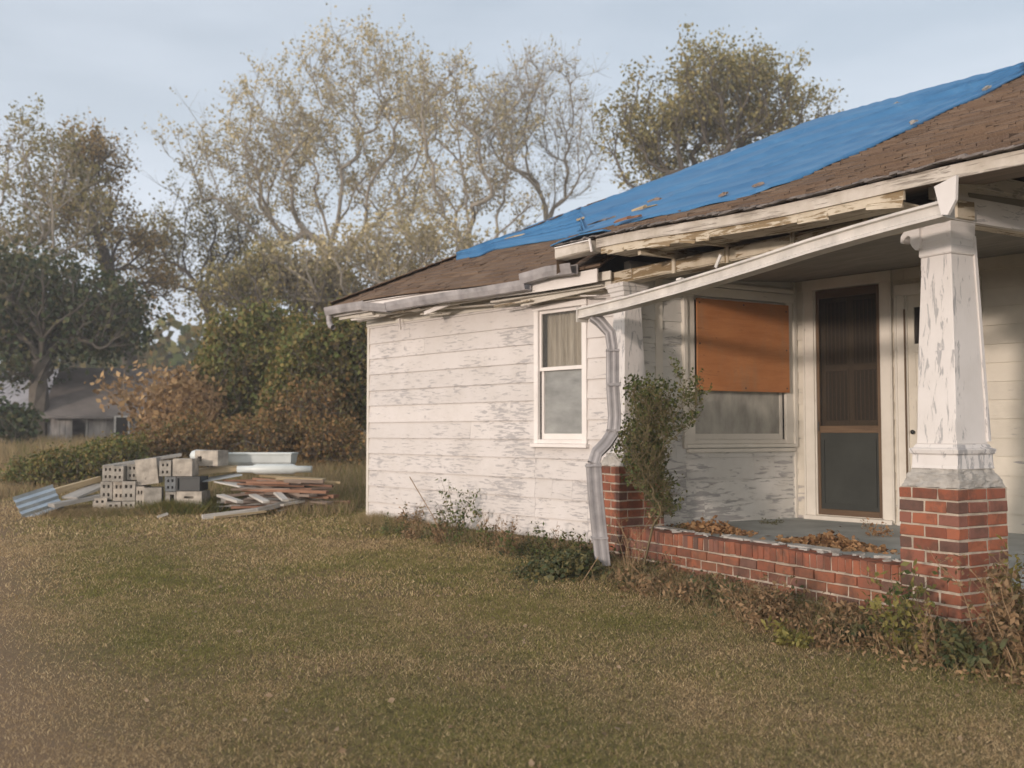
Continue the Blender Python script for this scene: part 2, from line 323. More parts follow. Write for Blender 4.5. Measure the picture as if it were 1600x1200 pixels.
# ---------------------------------------------------------------- mesh helpers
class MB:
    def __init__(s): s.v = []; s.f = []; s.uv = []
    def quad(s, a, b, c, d, uvs=None):
        i = len(s.v); s.v += [tuple(a), tuple(b), tuple(c), tuple(d)]; s.f.append((i, i+1, i+2, i+3))
        if uvs is None:
            a, b, c, d = Vector(a), Vector(b), Vector(c), Vector(d)
            l1 = (b - a).length; l2 = (d - a).length; uvs = [(0, 0), (l1, 0), (l1, l2), (0, l2)]
        s.uv += uvs
    def box(s, o, ex, ey, ez, jit=0):
        """o corner; ex,ey,ez full edge vectors; uv grain runs along the longest edge"""
        o, ex, ey, ez = Vector(o), Vector(ex), Vector(ey), Vector(ez)
        if ex.cross(ey).dot(ez) < 0: o = o + ex; ex = -ex
        P = [o, o+ex, o+ex+ey, o+ey, o+ez, o+ex+ez, o+ex+ey+ez, o+ey+ez]
        if jit: P = [p + V(RND.uniform(-jit, jit), RND.uniform(-jit, jit), RND.uniform(-jit, jit)) for p in P]
        i = len(s.v); s.v += [tuple(p) for p in P]
        L = [ex.length, ey.length, ez.length]; g = L.index(max(L)); ru, rv = RND.random()*50, RND.random()*50
        loc = [(a*L[0], b*L[1], c*L[2]) for c in (0, 1) for (a, b) in ((0, 0), (1, 0), (1, 1), (0, 1))]
        for fc in ((0, 3, 2, 1), (4, 5, 6, 7), (0, 1, 5, 4), (1, 2, 6, 5), (2, 3, 7, 6), (3, 0, 4, 7)):
            s.f.append(tuple(i+k for k in fc))
            nz = [ax for ax in range(3) if len({round(loc[k][ax], 6) for k in fc}) > 1] or [0, 1]
            if len(nz) < 2: nz = (nz + [q for q in range(3) if q not in nz])[:2]
            ua = g if g in nz else nz[0]; va = [q for q in nz if q != ua][0]
            s.uv += [(loc[k][ua] + ru, loc[k][va] + rv + (.37*va)) for k in fc]
    def cbox(s, c, ax, ay, az, sx, sy, sz, jit=0):
        c = Vector(c); ax = Vector(ax).normalized()*sx; ay = Vector(ay).normalized()*sy; az = Vector(az).normalized()*sz
        s.box(c - ax/2 - ay/2 - az/2, ax, ay, az, jit)
    def beam(s, a, b, w, h, up=Z, jit=0):
        """bar from a to b, w sideways, h along up"""
        a, b = Vector(a), Vector(b); d = b - a; sd = d.cross(up)
        if sd.length < 1e-6: sd = V(1, 0, 0)
        sd.normalize(); u = sd.cross(d).normalized()
        s.box(a - sd*w/2 - u*h/2, d, sd*w, u*h, jit)
    def tube(s, pts, rads, n=6, cap=True):
        pts = [Vector(p) for p in pts]; i0 = len(s.v); L = 0
        ref = V(.13, .27, 1) if abs((pts[-1] - pts[0]).normalized().z) < .9 else V(1, .1, 0)
        for k, p in enumerate(pts):
            d = (pts[min(k+1, len(pts)-1)] - pts[max(k-1, 0)])
            if d.length < 1e-9: d = Z.copy()
            d.normalize(); a = d.cross(ref).normalized(); b = d.cross(a)
            for j in range(n):
                t = 2*math.pi*j/n; s.v.append(tuple(p + (a*math.cos(t) + b*math.sin(t))*rads[k]))
        for k in range(len(pts)-1):
            l2 = L + (pts[k+1] - pts[k]).length
            for j in range(n):
                a, b = i0 + k*n + j, i0 + k*n + (j+1) % n
                s.f.append((a, b, b+n, a+n))
                w = 2*math.pi*rads[k]/n; s.uv += [(L, j*w), (L, (j+1)*w), (l2, (j+1)*w), (l2, j*w)]
            L = l2
        if cap:
            s.f.append(tuple(i0 + j for j in range(n))[::-1]); s.uv += [(0, 0)]*n
            e = i0 + (len(pts)-1)*n; s.f.append(tuple(e + j for j in range(n))); s.uv += [(0, 0)]*n
    def sweep(s, path, prof, side, up=Z, closed=True):
        """path points, prof [(side, up)], frame fixed by side vector"""
        i0 = len(s.v); n = len(prof); L = 0; path = [Vector(p) for p in path]; lens = [0]
        for p in path:
            for a, b in prof: s.v.append(tuple(p + side*a + up*b))
        acc = [0]
        for j in range(n): acc.append(acc[-1] + math.dist(prof[j], prof[(j+1) % n]))
        for k in range(len(path)-1):
            l2 = L + (path[k+1] - path[k]).length
            for j in range(n if closed else n-1):
                a, b = i0 + k*n + j, i0 + k*n + (j+1) % n
                s.f.append((a, b, b+n, a+n)); s.uv += [(L, acc[j]), (L, acc[j+1]), (l2, acc[j+1]), (l2, acc[j])]
            L = l2
        if closed:
            s.f.append(tuple(i0 + j for j in range(n))[::-1]); s.uv += [(0, 0)]*n
            e = i0 + (len(path)-1)*n; s.f.append(tuple(e + j for j in range(n))); s.uv += [(0, 0)]*n
    def stack(s, c, ax, ay, levels):
        """square rings: levels [(z, half_x, half_y)]"""
        c = Vector(c); i0 = len(s.v); ru = RND.random()*20
        for z, hx, hy in levels:
            for sx, sy in ((-1, -1), (1, -1), (1, 1), (-1, 1)): s.v.append(tuple(V(c.x, c.y, z) + ax*sx*hx + ay*sy*hy))
        for k in range(len(levels)-1):
            z1, z2 = levels[k][0], levels[k+1][0]
            for j in range(4):
                a, b = i0 + k*4 + j, i0 + k*4 + (j+1) % 4; s.f.append((a, b, b+4, a+4))
                w = levels[k][1]*2; o = j*1.3 + ru
                s.uv += [(z1, o), (z1, o+w), (z2 + .001, o+w), (z2 + .001, o)]
        s.f.append((i0+3, i0+2, i0+1, i0)); s.uv += [(0, 0)]*4
        e = i0 + (len(levels)-1)*4; s.f.append((e, e+1, e+2, e+3)); s.uv += [(0, 0), (.3, 0), (.3, .3), (0, .3)]
    def build(s, name, m, parent=None, smooth=False, bevel=0, world=True):
        me = bpy.data.meshes.new(name); off = parent_off(parent) if world else V(0, 0, 0)
        me.from_pydata([(v[0]-off.x, v[1]-off.y, v[2]-off.z) for v in s.v], [], s.f)
        ul = me.uv_layers.new(name='UVMap'); ul.data.foreach_set('uv', np.array(s.uv, dtype=np.float32).ravel())
        me.materials.append(M[m]); ob = bpy.data.objects.new(name, me); SC.collection.objects.link(ob)
        if parent: ob.parent = parent
        if smooth: me.polygons.foreach_set('use_smooth', [True]*len(me.polygons))
        if bevel:
            bv = ob.modifiers.new('bevel', 'BEVEL'); bv.width = bevel; bv.segments = 1; bv.limit_method = 'ANGLE'
        return ob
def parent_off(p):
    o = V(0, 0, 0)
    while p: o += p.location; p = p.parent
    return o
def tag(o, label, cat, group=None, kind=None):
    o['label'] = label
    if cat: o['category'] = cat
    if group: o['group'] = group
    if kind: o['kind'] = kind
    return o
def empty(name, loc, label=None, cat=None, group=None, rz=0):
    o = bpy.data.objects.new(name, None); SC.collection.objects.link(o); o.location = loc; o.rotation_euler = (0, 0, rz)
    o.empty_display_size = .2
    if label: tag(o, label, cat, group)
    return o
def npmesh(name, verts, faces_n, m, parent=None, uvs=None, loops=None):
    """verts (N,3); every faces_n consecutive verts form one face"""
    me = bpy.data.meshes.new(name); n = len(verts); nf = n // faces_n
    off = parent_off(parent); verts = verts - np.array(off)
    me.vertices.add(n); me.vertices.foreach_set('co', verts.astype(np.float32).ravel())
    me.loops.add(n); me.loops.foreach_set('vertex_index', np.arange(n, dtype=np.int32))
    me.polygons.add(nf); me.polygons.foreach_set('loop_start', np.arange(0, n, faces_n, dtype=np.int32))
    me.polygons.foreach_set('loop_total', np.full(nf, faces_n, dtype=np.int32))
    me.update(calc_edges=True); me.materials.append(M[m])
    ob = bpy.data.objects.new(name, me); SC.collection.objects.link(ob)
    if parent: ob.parent = parent
    return ob
def rand_leaves(centers, size, flat=0, aspect=1.6, jit=.35):
    """one leaf quad (diamond) per centre"""
    n = len(centers); a = NR.normal(size=(n, 3)); a[:, 2] *= (1 - flat); a /= np.linalg.norm(a, axis=1)[:, None] + 1e-9
    b = NR.normal(size=(n, 3)); b -= a*np.sum(a*b, 1)[:, None]; b /= np.linalg.norm(b, axis=1)[:, None] + 1e-9
    s = size*NR.uniform(1-jit, 1+jit, (n, 1)); A = a*s*.5*aspect; B = b*s*.5
    c = np.asarray(centers); nrm = np.cross(a, b)*s*.12
    return np.stack([c - A, c + B + nrm, c + A, c - B + nrm], 1).reshape(-1, 3)

# ================================================================= GROUND
def build_ground():
    xs = np.concatenate([np.linspace(-300, -30, 28), np.linspace(-29, 29, 150), np.linspace(30, 300, 28)])
    ys = np.concatenate([np.linspace(-60, 2, 10), np.linspace(2.5, 30, 120), np.linspace(31, 400, 60)])
    X, Y = np.meshgrid(xs, ys); ZZ = gz(X, Y)
    nx, ny = len(xs), len(ys); vs = np.stack([X, Y, ZZ], -1).reshape(-1, 3)
    me = bpy.data.meshes.new('ground'); fs = [(j*nx+i, j*nx+i+1, (j+1)*nx+i+1, (j+1)*nx+i) for j in range(ny-1) for i in range(nx-1)]
    me.from_pydata(vs.tolist(), [], fs); me.materials.append(M['ground'])
    me.polygons.foreach_set('use_smooth', [True]*len(me.polygons))
    o = bpy.data.objects.new('ground', me); SC.collection.objects.link(o); o['kind'] = 'structure'
build_ground()

# house footprint test (keeps grass out of the house)
_FP = [uv(0, 0), W0, uv2(-.5, 0), uv2(0, 0), NP, NP + V2*12, uv(0, 10)]
def inside_house(x, y):
    r = np.zeros(x.shape, bool); n = len(_FP)
    for i in range(n):
        x1, y1 = _FP[i].x, _FP[i].y; x2, y2 = _FP[(i+1) % n].x, _FP[(i+1) % n].y
        c = ((y1 > y) != (y2 > y)) & (x < (x2-x1)*(y-y1)/((y2-y1) + 1e-12) + x1); r ^= c
    return r
def blades(x, y, h, w, lay):
    n = len(x); z = gz(x, y); th = NR.uniform(0, 2*np.pi, n); ph = NR.uniform(0, 2*np.pi, n)
    hh = h*NR.uniform(.5, 1.3, n); l = hh*lay*NR.uniform(.3, 1.4, n); ww = w*NR.uniform(.6, 1.3, n)
    b = np.stack([x, y, z], 1); s = np.stack([np.cos(th)*ww, np.sin(th)*ww, np.zeros(n)], 1)/2
    tip = b + np.stack([np.cos(ph)*l, np.sin(ph)*l, hh], 1)
    return np.stack([b - s, b + s, tip], 1).reshape(-1, 3)
def lawn():
    P = []
    for y0, y1, dens, w, h in ((3.2, 6, 11500, .0031, .017), (6, 9, 7500, .0042, .019), (9, 13, 3200, .0075, .026), (13, 20, 1300, .013, .036), (20, 30, 300, .03, .09)):
        xm = y1*.60 + .8; n = int(dens*(y1-y0)*2*xm); x = NR.uniform(-xm, xm, n); y = NR.uniform(y0, y1, n)
        k = (np.abs(x) < y*.60 + .8) & ~inside_house(x, y); x, y = x[k], y[k]
        # clumping
        cl = np.sin(x*3.1 + np.sin(y*2.2)*2)*np.sin(y*3.7 + np.sin(x*1.9)*2); k = NR.random(len(x)) < (.78 + .3*cl)*np.clip(.30 + (x + y*.55 + .3*np.sin(y*1.7) - .2)*.7, .16, 1); x, y = x[k], y[k]
        P.append(blades(x, y, h, w, 1.1))
        m = int(len(x)*.11); i = NR.integers(0, len(x), m)
        q = blades(x[i] + .01, y[i], h*.35, w*.85, 5.0); q[:, 2] += .012; P.append(q)          # straw lying flat
    o = npmesh('lawn_grass', np.concatenate(P), 3, 'grass'); tag(o, 'short patchy green and straw coloured lawn grass', 'grass', kind='stuff')
lawn()

# ================================================================= HOUSE
house = empty('house', uv(3, 2, .1), 'single storey white clapboard house with peeling paint and brick porch', 'house')
def siding(mb, P0, d, length, z0, z1, ex, outn, openings=(), amp=.006, joints=True, seed=0):
    """lapped boards on the plane through P0 along d; outn is the outward normal"""
    r = random.Random(seed); z = z0; k = 0
    cuts0 = sorted({0, length} | {a for o in openings for a in o[:2]})
    while z < z1 - .01:
        zt = min(z + ex, z1)
        cuts = set(cuts0)
        if joints:
            for _ in range(r.choice((0, 1, 1, 2))): cuts.add(r.uniform(.1, .95)*length)
        cuts = sorted(cuts)
        base = r.uniform(-amp, amp)
        for a, b in zip(cuts[:-1], cuts[1:]):
            if b - a < .02: continue
            rs = [(z, zt)]
            for o in openings:
                if a >= o[0] - 1e-6 and b <= o[1] + 1e-6:
                    nr = []
                    for lo, hi in rs:
                        if o[2] > lo: nr.append((lo, min(hi, o[2])))
                        if o[3] < hi: nr.append((max(lo, o[3]), hi))
                        if False: pass
                    rs = [q for q in nr if q[1] - q[0] > .004 and not (q[0] >= o[2]-1e-6 and q[1] <= o[3]+1e-6)]
            for lo, hi in rs:
                j1, j2 = base + r.uniform(-.003, .003), base + r.uniform(-.003, .003)
                pa, pb = P0 + d*(a + .0015), P0 + d*(b - .0015)
                bo, to = outn*(.030 + r.uniform(0, .003)), outn*.010
                hi2 = hi + .012 if hi < z1 - .001 else hi
                v = [pa + bo + Z*(lo + j1), pb + bo + Z*(lo + j2), pb + to + Z*hi2, pa + to + Z*hi2,
                     pa + outn*.001 + Z*(lo + j1), pb + outn*.001 + Z*(lo + j2), pb + outn*.0 + Z*hi2, pa + outn*.0 + Z*hi2]
                i = len(mb.v); mb.v += [tuple(q) for q in v]; ru = r.random()*40; rv = r.random()*40
                for fc in ((0, 1, 2, 3), (4, 5, 1, 0), (1, 5, 6, 2), (4, 0, 3, 7)):
                    mb.f.append(tuple(i+q for q in fc))
                    mb.uv += [((b-a if q in (1, 2, 5, 6) else 0) + ru + a, (hi-lo if q in (2, 3, 6, 7) else (-.02 if q > 3 else 0)) + rv) for q in fc]
        z = zt; k += 1
def backing(mb, P0, d, length, z0, z1, outn, openings, th=.1):
    cuts = sorted({0, length} | {a for o in openings for a in o[:2]})
    for a, b in zip(cuts[:-1], cuts[1:]):
        rs = [(z0, z1)]
        for o in openings:
            if a >= o[0]-1e-6 and b <= o[1]+1e-6: rs = [(z0, o[2]), (o[3], z1)]
        for lo, hi in rs:
            if hi - lo > .005: mb.box(P0 + d*a - outn*(th + .001) + Z*lo, d*(b-a), outn*th, Z*(hi-lo))

nA = -VV; nB = V2.cross(Z).normalized()
if nB.dot(V(0, -1, 0)) < 0: nB = -nB
LA = (W0 - O).dot(U); LB = (C0 - W0).length; LD = 6.6
ZA0, ZA1 = .22, 3.24
WIN_A = (3.70, 4.60, 1.36, 3.00)
WIN_B = (.78, 2.46, 1.36, 3.10)
DOOR1 = (.29, 1.16, .50, 3.24); DOOR2 = (1.45, 2.20, .50, 3.06); WIN_D = (2.86, 3.9, 1.36, 3.05)
mb = MB(); siding(mb, O, U, LA, ZA0, ZA1, .238, nA, [WIN_A], .008, seed=3); backing(mb, O, U, LA, ZA0, ZA1+.1, nA, [WIN_A])
# a bottom board and a board right of the window that have slipped a little
mb.build('front_wall', 'siding', house)
mb = MB(); siding(mb, W0, V2, LB, .42, 3.42, .262, nB, [WIN_B], .005, seed=8); backing(mb, W0, V2, LB, .2, 3.44, nB, [WIN_B]); mb.build('porch_side_wall', 'siding3', house)
mb = MB(); siding(mb, C0, U, LD, .44, 3.42, .20, nA, [DOOR1, DOOR2, WIN_D], .003, joints=False, seed=5); backing(mb, C0, U, LD, .2, 3.44, nA, [DOOR1, DOOR2, WIN_D]); mb.build('porch_rear_wall', 'siding2', house)
# hidden walls: left side, back, right
mb = MB()
mb.box(O + Z*.2, VV*9.5, U*.12, Z*3.05)
mb.box(uv(0, 9.5, .2), U*13.2, VV*.12, Z*3.05)
PR = C0 + U*LD; u_r = (PR - O).dot(U)
mb.box(PR + Z*.2, VV*((uv(0, 9.5) - PR).dot(VV)), U*.12, Z*3.05)
mb.build('outer_wall', 'siding', house)
mb = MB(); mb.box(O + U*.02 + VV*.03 + V(0, 0, -.1), U*(LA - .1), VV*.14, Z*.315); mb.box(O + VV*.03 + V(0, 0, -.1), VV*9.4, U*.16, Z*.29)
mb.build('foundation', 'found', house)
# corner boards
for (o_, e1_, e2_, e3_) in ((O + nA*.035 - U*.012 + Z*.2, U*.05, -nA*.1, Z*2.98), (W0 + nB*.034 + Z*.2, V2*.10, -nB*.04, Z*3.2),
        (W0 + nB*.034 + V2*.34 + Z*.42, V2*.10, -nB*.03, Z*2.98), (W0 + V2*(LB - .05) + nB*.045 + Z*.42, V2*.04, -nB*.04, Z*3.0)):
    mb = MB(); mb.box(o_, e1_, e2_, e3_); mb.build('corner_board', 'trim', house)
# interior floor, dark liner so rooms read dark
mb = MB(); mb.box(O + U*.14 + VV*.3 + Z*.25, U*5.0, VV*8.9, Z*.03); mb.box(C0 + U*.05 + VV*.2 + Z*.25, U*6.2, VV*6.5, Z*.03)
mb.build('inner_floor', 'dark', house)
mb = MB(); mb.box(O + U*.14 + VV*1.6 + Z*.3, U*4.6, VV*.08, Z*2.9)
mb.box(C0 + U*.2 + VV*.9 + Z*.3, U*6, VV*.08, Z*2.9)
mb.build('dark_liner', 'dark', house)

def window(P0, d, outn, op, tm, cas=.09, sill=True, meet=None, frost=True, lower_inset=True, name='window', lp='glass_frost'):
    a0, a1, z0, z1 = op; w = a1 - a0; root = MB(); pr = .045
    # casing = the window part itself
    root.box(P0 + d*(a0-.0) + Z*(z0 - .0) + outn*.0, d*cas, outn*pr, Z*(z1 - z0))
    root.box(P0 + d*(a1-cas) + Z*z0, d*cas, outn*pr, Z*(z1 - z0))
    root.box(P0 + d*(a0-.012) + Z*z1, d*(w+.024), outn*(pr+.012), Z*(cas*.9))
    root.box(P0 + d*(a0+cas) + Z*z0, d*(w-2*cas), outn*(pr-.003), Z*.05)
    wo = root.build(name, tm, house, bevel=.003)
    if sill:
        s = MB(); s.box(P0 + d*(a0-.03) + Z*(z0 - .045) + outn*.0, d*(w+.06), outn*(pr+.04), Z*.043); s.build('sill', tm, wo, bevel=.003)
    m = meet or (z0 + z1)/2 + .04
    b0, b1 = a0 + cas, a1 - cas; zi = z0 + .05
    sm = MB(); t = .04
    sm.box(P0 + d*b0 + Z*(m-.02) - outn*.02, d*(b1-b0), outn*.03, Z*.045)
    for q in (b0, b1 - t*.7): sm.box(P0 + d*q + Z*m - outn*.021, d*t*.7, outn*.03, Z*(z1-m-.002))
    sm.box(P0 + d*b0 + Z*(z1-.042) - outn*.022, d*(b1-b0), outn*.03, Z*.04)
    sm.build('upper_sash', tm, wo, bevel=.002)
    sm = MB()
    for q in (b0, b1 - t): sm.box(P0 + d*q + Z*zi - outn*.055, d*t, outn*.033, Z*(m-zi))
    sm.box(P0 + d*(b0+t) + Z*zi - outn*.056, d*(b1-b0-2*t), outn*.033, Z*.07)
    sm.build('lower_sash', tm, wo, bevel=.002)
    g = MB(); g.box(P0 + d*b0 + Z*m - outn*.014, d*(b1-b0), outn*.004, Z*(z1-m)); g.build('upper_pane', 'glass_clear', wo)
    g = MB(); g.box(P0 + d*b0 + Z*zi - outn*.045, d*(b1-b0), outn*.004, Z*(m-zi)); g.build('lower_pane', lp, wo)
    # curtain
    c = MB(); n = 40; pts = [P0 + d*(b0 + (b1-b0)*i/n) - outn*(.12 + .02*math.sin(i*1.9) + .01*math.sin(i*.7)) for i in range(n+1)]
    for i in range(n):
        for (za, zb) in ((z0+.02, z1-.02),):
            c.quad(pts[i] + Z*za, pts[i+1] + Z*za, pts[i+1] + Z*zb, pts[i] + Z*zb, [(za, i*.05), (za, i*.05+.05), (zb, i*.05+.05), (zb, i*.05)])
    c.build('curtain', 'curtain', wo, smooth=True)
    return wo
window(O, U, nA, WIN_A, 'trimw', cas=.075, meet=2.27)
window(W0, V2, nB, WIN_B, 'trim', cas=.12, meet=2.05, lp='glass_pale')
mb = MB()   # moulding ring around the boarded window
a0, a1, z0, z1 = WIN_B
for (p, q, w_, h_) in ((a0-.055, z0-.05, .055, z1-z0+.25), (a1, z0-.05, .055, z1-z0+.25), (a0, z1+.12, a1-a0, .05), (a0, z0-.10, a1-a0, .045)):
    mb.box(W0 + V2*p + Z*q, V2*w_, nB*.07, Z*h_)
mb.build('window_moulding', 'trim', house, bevel=.004)
window(C0, U, nA, WIN_D, 'trim', cas=.1)

# ---- doors
def casing(P0, d, outn, op, w=.13, m='trim', name='door_frame'):
    a0, a1, z0, z1 = op; b = MB()
    for a in (a0 - w, a1): 
        b.box(P0 + d*a + Z*(z0-.04), d*w, outn*.05, Z*(z1-z0+.04))
    b.box(P0 + d*(a0-w-.01) + Z*z1, d*(a1-a0+2*w+.02), outn*.06, Z*.13)
    for a in (a0 - w - .012, a1 + w - .012): b.box(P0 + d*a + Z*(z0-.04) , d*.024, outn*.065, Z*(z1-z0+.04))
    # jamb returns
    b.box(P0 + d*a0 + Z*z0 - outn*.1, d*.02, outn*.13, Z*(z1-z0)); b.box(P0 + d*(a1-.02) + Z*z0 - outn*.1, d*.02, outn*.13, Z*(z1-z0))
    b.box(P0 + d*(a0-w) + Z*(z0-.06) - outn*.08, d*(a1-a0+2*w), outn*.19, Z*.05)
    return b.build(name, m, house, bevel=.003)
casing(C0, U, nA, DOOR1); casing(C0, U, nA, DOOR2, .1)
def P(P0, d, outn, a, z, o=0): return P0 + d*a + Z*z + outn*o
def screen_door():
    a0, a1, z0, z1 = DOOR1; a0 += .022; a1 -= .022; z0 += .0; z1 -= .01
    b = MB(); t = .035; st = .055
    # dark wooden top rail and stiles
    mid = 1.535; st = .038
    b.box(P(C0, U, nA, a0, z0, -.012), U*st, nA*t, Z*(z1-z0)); b.box(P(C0, U, nA, a1-st, z0, -.012), U*st, nA*t, Z*(z1-z0))
    b.box(P(C0, U, nA, a0+st, mid-.045, -.011), U*(a1-a0-2*st), nA*t, Z*.085)
    b.box(P(C0, U, nA, a0+st, z0, -.011), U*(a1-a0-2*st), nA*t, Z*.07)
    b.box(P(C0, U, nA, a0+st, z1-.10, -.011), U*(a1-a0-2*st), nA*t, Z*.10)
    sd = b.build('screen_door', 'bwood', house, bevel=.003)
    s = MB(); s.box(P(C0, U, nA, a0+st-.005, mid+.03, .0), U*(a1-a0-2*st+.01), nA*.003, Z*(z1-mid-.1)); s.build('insect_screen', 'screen', sd)
    s = MB(); s.box(P(C0, U, nA, a0+st-.005, z0+.06, -.002), U*(a1-a0-2*st+.01), nA*.012, Z*(mid-z0-.10))
    for (x, z, w, h) in ((.03, .06, .02, .80), (a1-a0-2*st-.05, .06, .02, .80), (.05, .06, a1-a0-2*st-.1, .02), (.05, .84, a1-a0-2*st-.1, .02)):
        s.box(P(C0, U, nA, a0+st+x, z0+.06+z, .010), U*w, nA*.012, Z*h)
    s.build('lower_panel', 'dgreen', sd)
    s = MB(); s.tube([P(C0, U, nA, a0+.03, 1.52, .02), P(C0, U, nA, a0+.03, 1.52, .05), P(C0, U, nA, a0+.03, 1.62, .05), P(C0, U, nA, a0+.03, 1.62, .02)], [.006]*4, 6); s.build('handle', 'black', sd)
    # panelled inner door behind the screen
    b = MB(); b.box(P(C0, U, nA, DOOR1[0]+.02, z0, -.10), U*(DOOR1[1]-DOOR1[0]-.04), nA*.04, Z*(z1-z0))
    w = DOOR1[1]-DOOR1[0]-.04
    for z, h in ((.12, .85), (1.12, .62), (1.80, .78)):
        for i in range(2):
            x = DOOR1[0]+.02+.09+i*(w-.09)/2
            ww = (w-.09)/2-.09
            for zz, hh, xx, w2 in ((z, .02, 0, ww), (z+h, .02, 0, ww), (z, h+.02, -.02, .02), (z, h+.02, ww, .02)):
                b.box(P(C0, U, nA, x+xx, z0+zz, -.0595), U*w2, nA*.014, Z*hh)
            for q in range(5): b.box(P(C0, U, nA, x+.02+q*ww/5.3, z0+z+.03, -.0593), U*.012, nA*.008, Z*(h-.04))
    idr = b.build('inner_door', 'door', house)
    for z, h in ((.12, .85), (1.12, .62), (1.80, .78)):
        for i in range(2):
            ww = (w-.09)/2-.09; x = DOOR1[0]+.02+.09+i*(w-.09)/2
            q_ = MB(); q_.box(P(C0, U, nA, x, z0+z+.02, -.0597), U*ww, nA*.003, Z*(h-.02)); q_.build('door_panel', 'doorp', idr)
screen_door()
def door2():
    a0, a1, z0, z1 = DOOR2; a0 += .02; a1 -= .02; b = MB()
    wz0, wz1 = 2.50, 2.92
    b.box(P(C0, U, nA, a0, z0, -.04), U*(a1-a0), nA*.04, Z*(wz0-z0)); b.box(P(C0, U, nA, a0, wz1, -.04), U*(a1-a0), nA*.04, Z*(z1-wz1))
    b.box(P(C0, U, nA, a0, wz0, -.04), U*.07, nA*.04, Z*(wz1-wz0)); b.box(P(C0, U, nA, a1-.07, wz0, -.04), U*.07, nA*.04, Z*(wz1-wz0))
    for z, h in ((.1, .7), (.95, .4), (1.5, .4)):
        for zz, hh, xx, w2 in ((z, .02, .09, a1-a0-.18), (z+h, .02, .09, a1-a0-.18), (z, h+.02, .07, .02), (z, h+.02, a1-a0-.09, .02)):
            b.box(P(C0, U, nA, a0+xx, z0+zz, .001), U*w2, nA*.012, Z*hh)
    o = b.build('second_door', 'siding2', house)
    g = MB(); g.box(P(C0, U, nA, a0+.07, wz0, -.025), U*(a1-a0-.14), nA*.005, Z*(wz1-wz0)); g.build('door_pane', 'dark', o)
    k = MB(); k.tube([P(C0, U, nA, a0+.05, 1.5, .0), P(C0, U, nA, a0+.05, 1.5, .03), P(C0, U, nA, a0+.05, 1.5, .045), P(C0, U, nA, a0+.05, 1.5, .06)], [.008, .01, .026, .018], 10); k.build('door_knob', 'black', o, smooth=True)
    h = MB()   # rusty hinge strip on the left jamb
    h.box(P(C0, U, nA, DOOR2[0]-.004, .6, .052), U*.018, nA*.006, Z*2.3); h.build('hinge_strip', 'bwood', house)
door2()

# ---- porch floor
FZ = .44
mb = MB()
for poly in ([uv2(.02, .10), uv2(PT - .05, .10), C0 + U*4.2, C0, W0], [uv2(PT - .05, .10), uv2(PT - .05, .10) + V2*4.6, C0 + U*4.2]):
    i0 = len(mb.v); n = len(poly); mb.v += [(p.x, p.y, FZ) for p in poly] + [(p.x, p.y, -.1) for p in poly]
    mb.f.append(tuple(range(i0, i0+n))); mb.uv += [(p.x, p.y) for p in poly]
    for i in range(n): mb.f.append((i0+i, i0+i+n, i0+(i+1) % n + n, i0+(i+1) % n)); mb.uv += [(0, 0)]*4
mb.build('porch_floor', 'floor', house)

# ---- brickwork
CH = .0925
def brick_course(mb, A, d, length, z, outn, depth, off, bl=.210, h=.077, r=RND, proud=0):
    x = -off
    while x < length - .01:
        a, b = max(0, x), min(length, x + bl)
        if b - a > .03:
            o = A + d*a + Z*z + outn*(r.uniform(-.002, .003) + proud)
            mb.box(o, d*(b-a), -outn*depth, Z*h*r.uniform(.95, 1.03), .0035)
        x += bl + .016
def pier(P0, wx, wy, ztop, name):
    """P0 nearest corner; extends -U2*wx and +V2*wy"""
    nz = int((ztop + .25)/CH); z = ztop - nz*CH; b = MB(); m = MB()
    core = P0 - U2*(wx-.007) + V2*.007 + Z*(z); m.box(core, U2*(wx-.014), V2*(wy-.014), Z*(ztop - z - .006))
    o2 = m.build(name, 'mortar', house)
    for k in range(nz):
        zz = z + k*CH + .006
        # front face (normal -V2) and right face (normal U2), back and left; bricks overlap alternately at the corners
        e = k % 2
        q = .102
        fw = wx if e else wx - q; rw = wy - q if e else wy
        brick_course(b, P0 - U2*wx if True else P0, U2, fw, zz, -V2, q-.002, .11*e)
        A = P0 + V2*(q if e else 0); brick_course(b, A, V2, rw, zz, U2, q-.002, .11*(1-e))
        brick_course(b, P0 - U2*wx + V2*(.002+q), V2, wy - q - .002, zz, -U2, q-.002, .11*e)
        brick_course(b, P0 - U2*(wx-q-.002) + V2*wy, U2, wx - 2*q - .004, zz, V2, q-.002, .11*e)
    b.build('brickwork', 'brick', o2, bevel=.004)
    return o2
ZPL, ZPR = 1.135, 1.10
pier(F0, .50, .60, ZPL, 'brick_pier'); pier(NP, .505, .565, ZPR, 'brick_pier')
# low wall between the piers
LW = PT - .505
CT = .485
b = MB(); m = MB()
fin = .07
m.box(uv2(0, fin+.007, -.2), U2*LW, V2*.2, Z*(CT - .12 + .2)); 
lw = m.build('low_porch_wall', 'mortar', house)
z = CT - .12 - CH; k = 0
while z > -.2:
    pr = 0 if k else .022
    brick_course(b, uv2(0, fin), U2, LW, z + .004, -V2, .1, .11*(k % 2), proud=pr); z -= CH; k += 1
x = .004
while x < LW - .02:
    w = RND.uniform(.062, .070); zt = RND.uniform(-.004, .004)
    if not (.26 < x < .30 or 2.0 < x < 2.03):
        b.box(uv2(x, fin - .012 + RND.uniform(-.005, .005), CT - .115 + zt), U2*w, V2*.235, Z*.115, .003)
    x += w + .010
b.build('brickwork', 'brick', lw, bevel=.004)
m = MB(); m.box(uv2(0, fin-.0, CT-.118), U2*LW, V2*.22, Z*.107); m.build('coping_mortar', 'mortar', lw)
m = MB()   # crumbled mortar bits on the coping
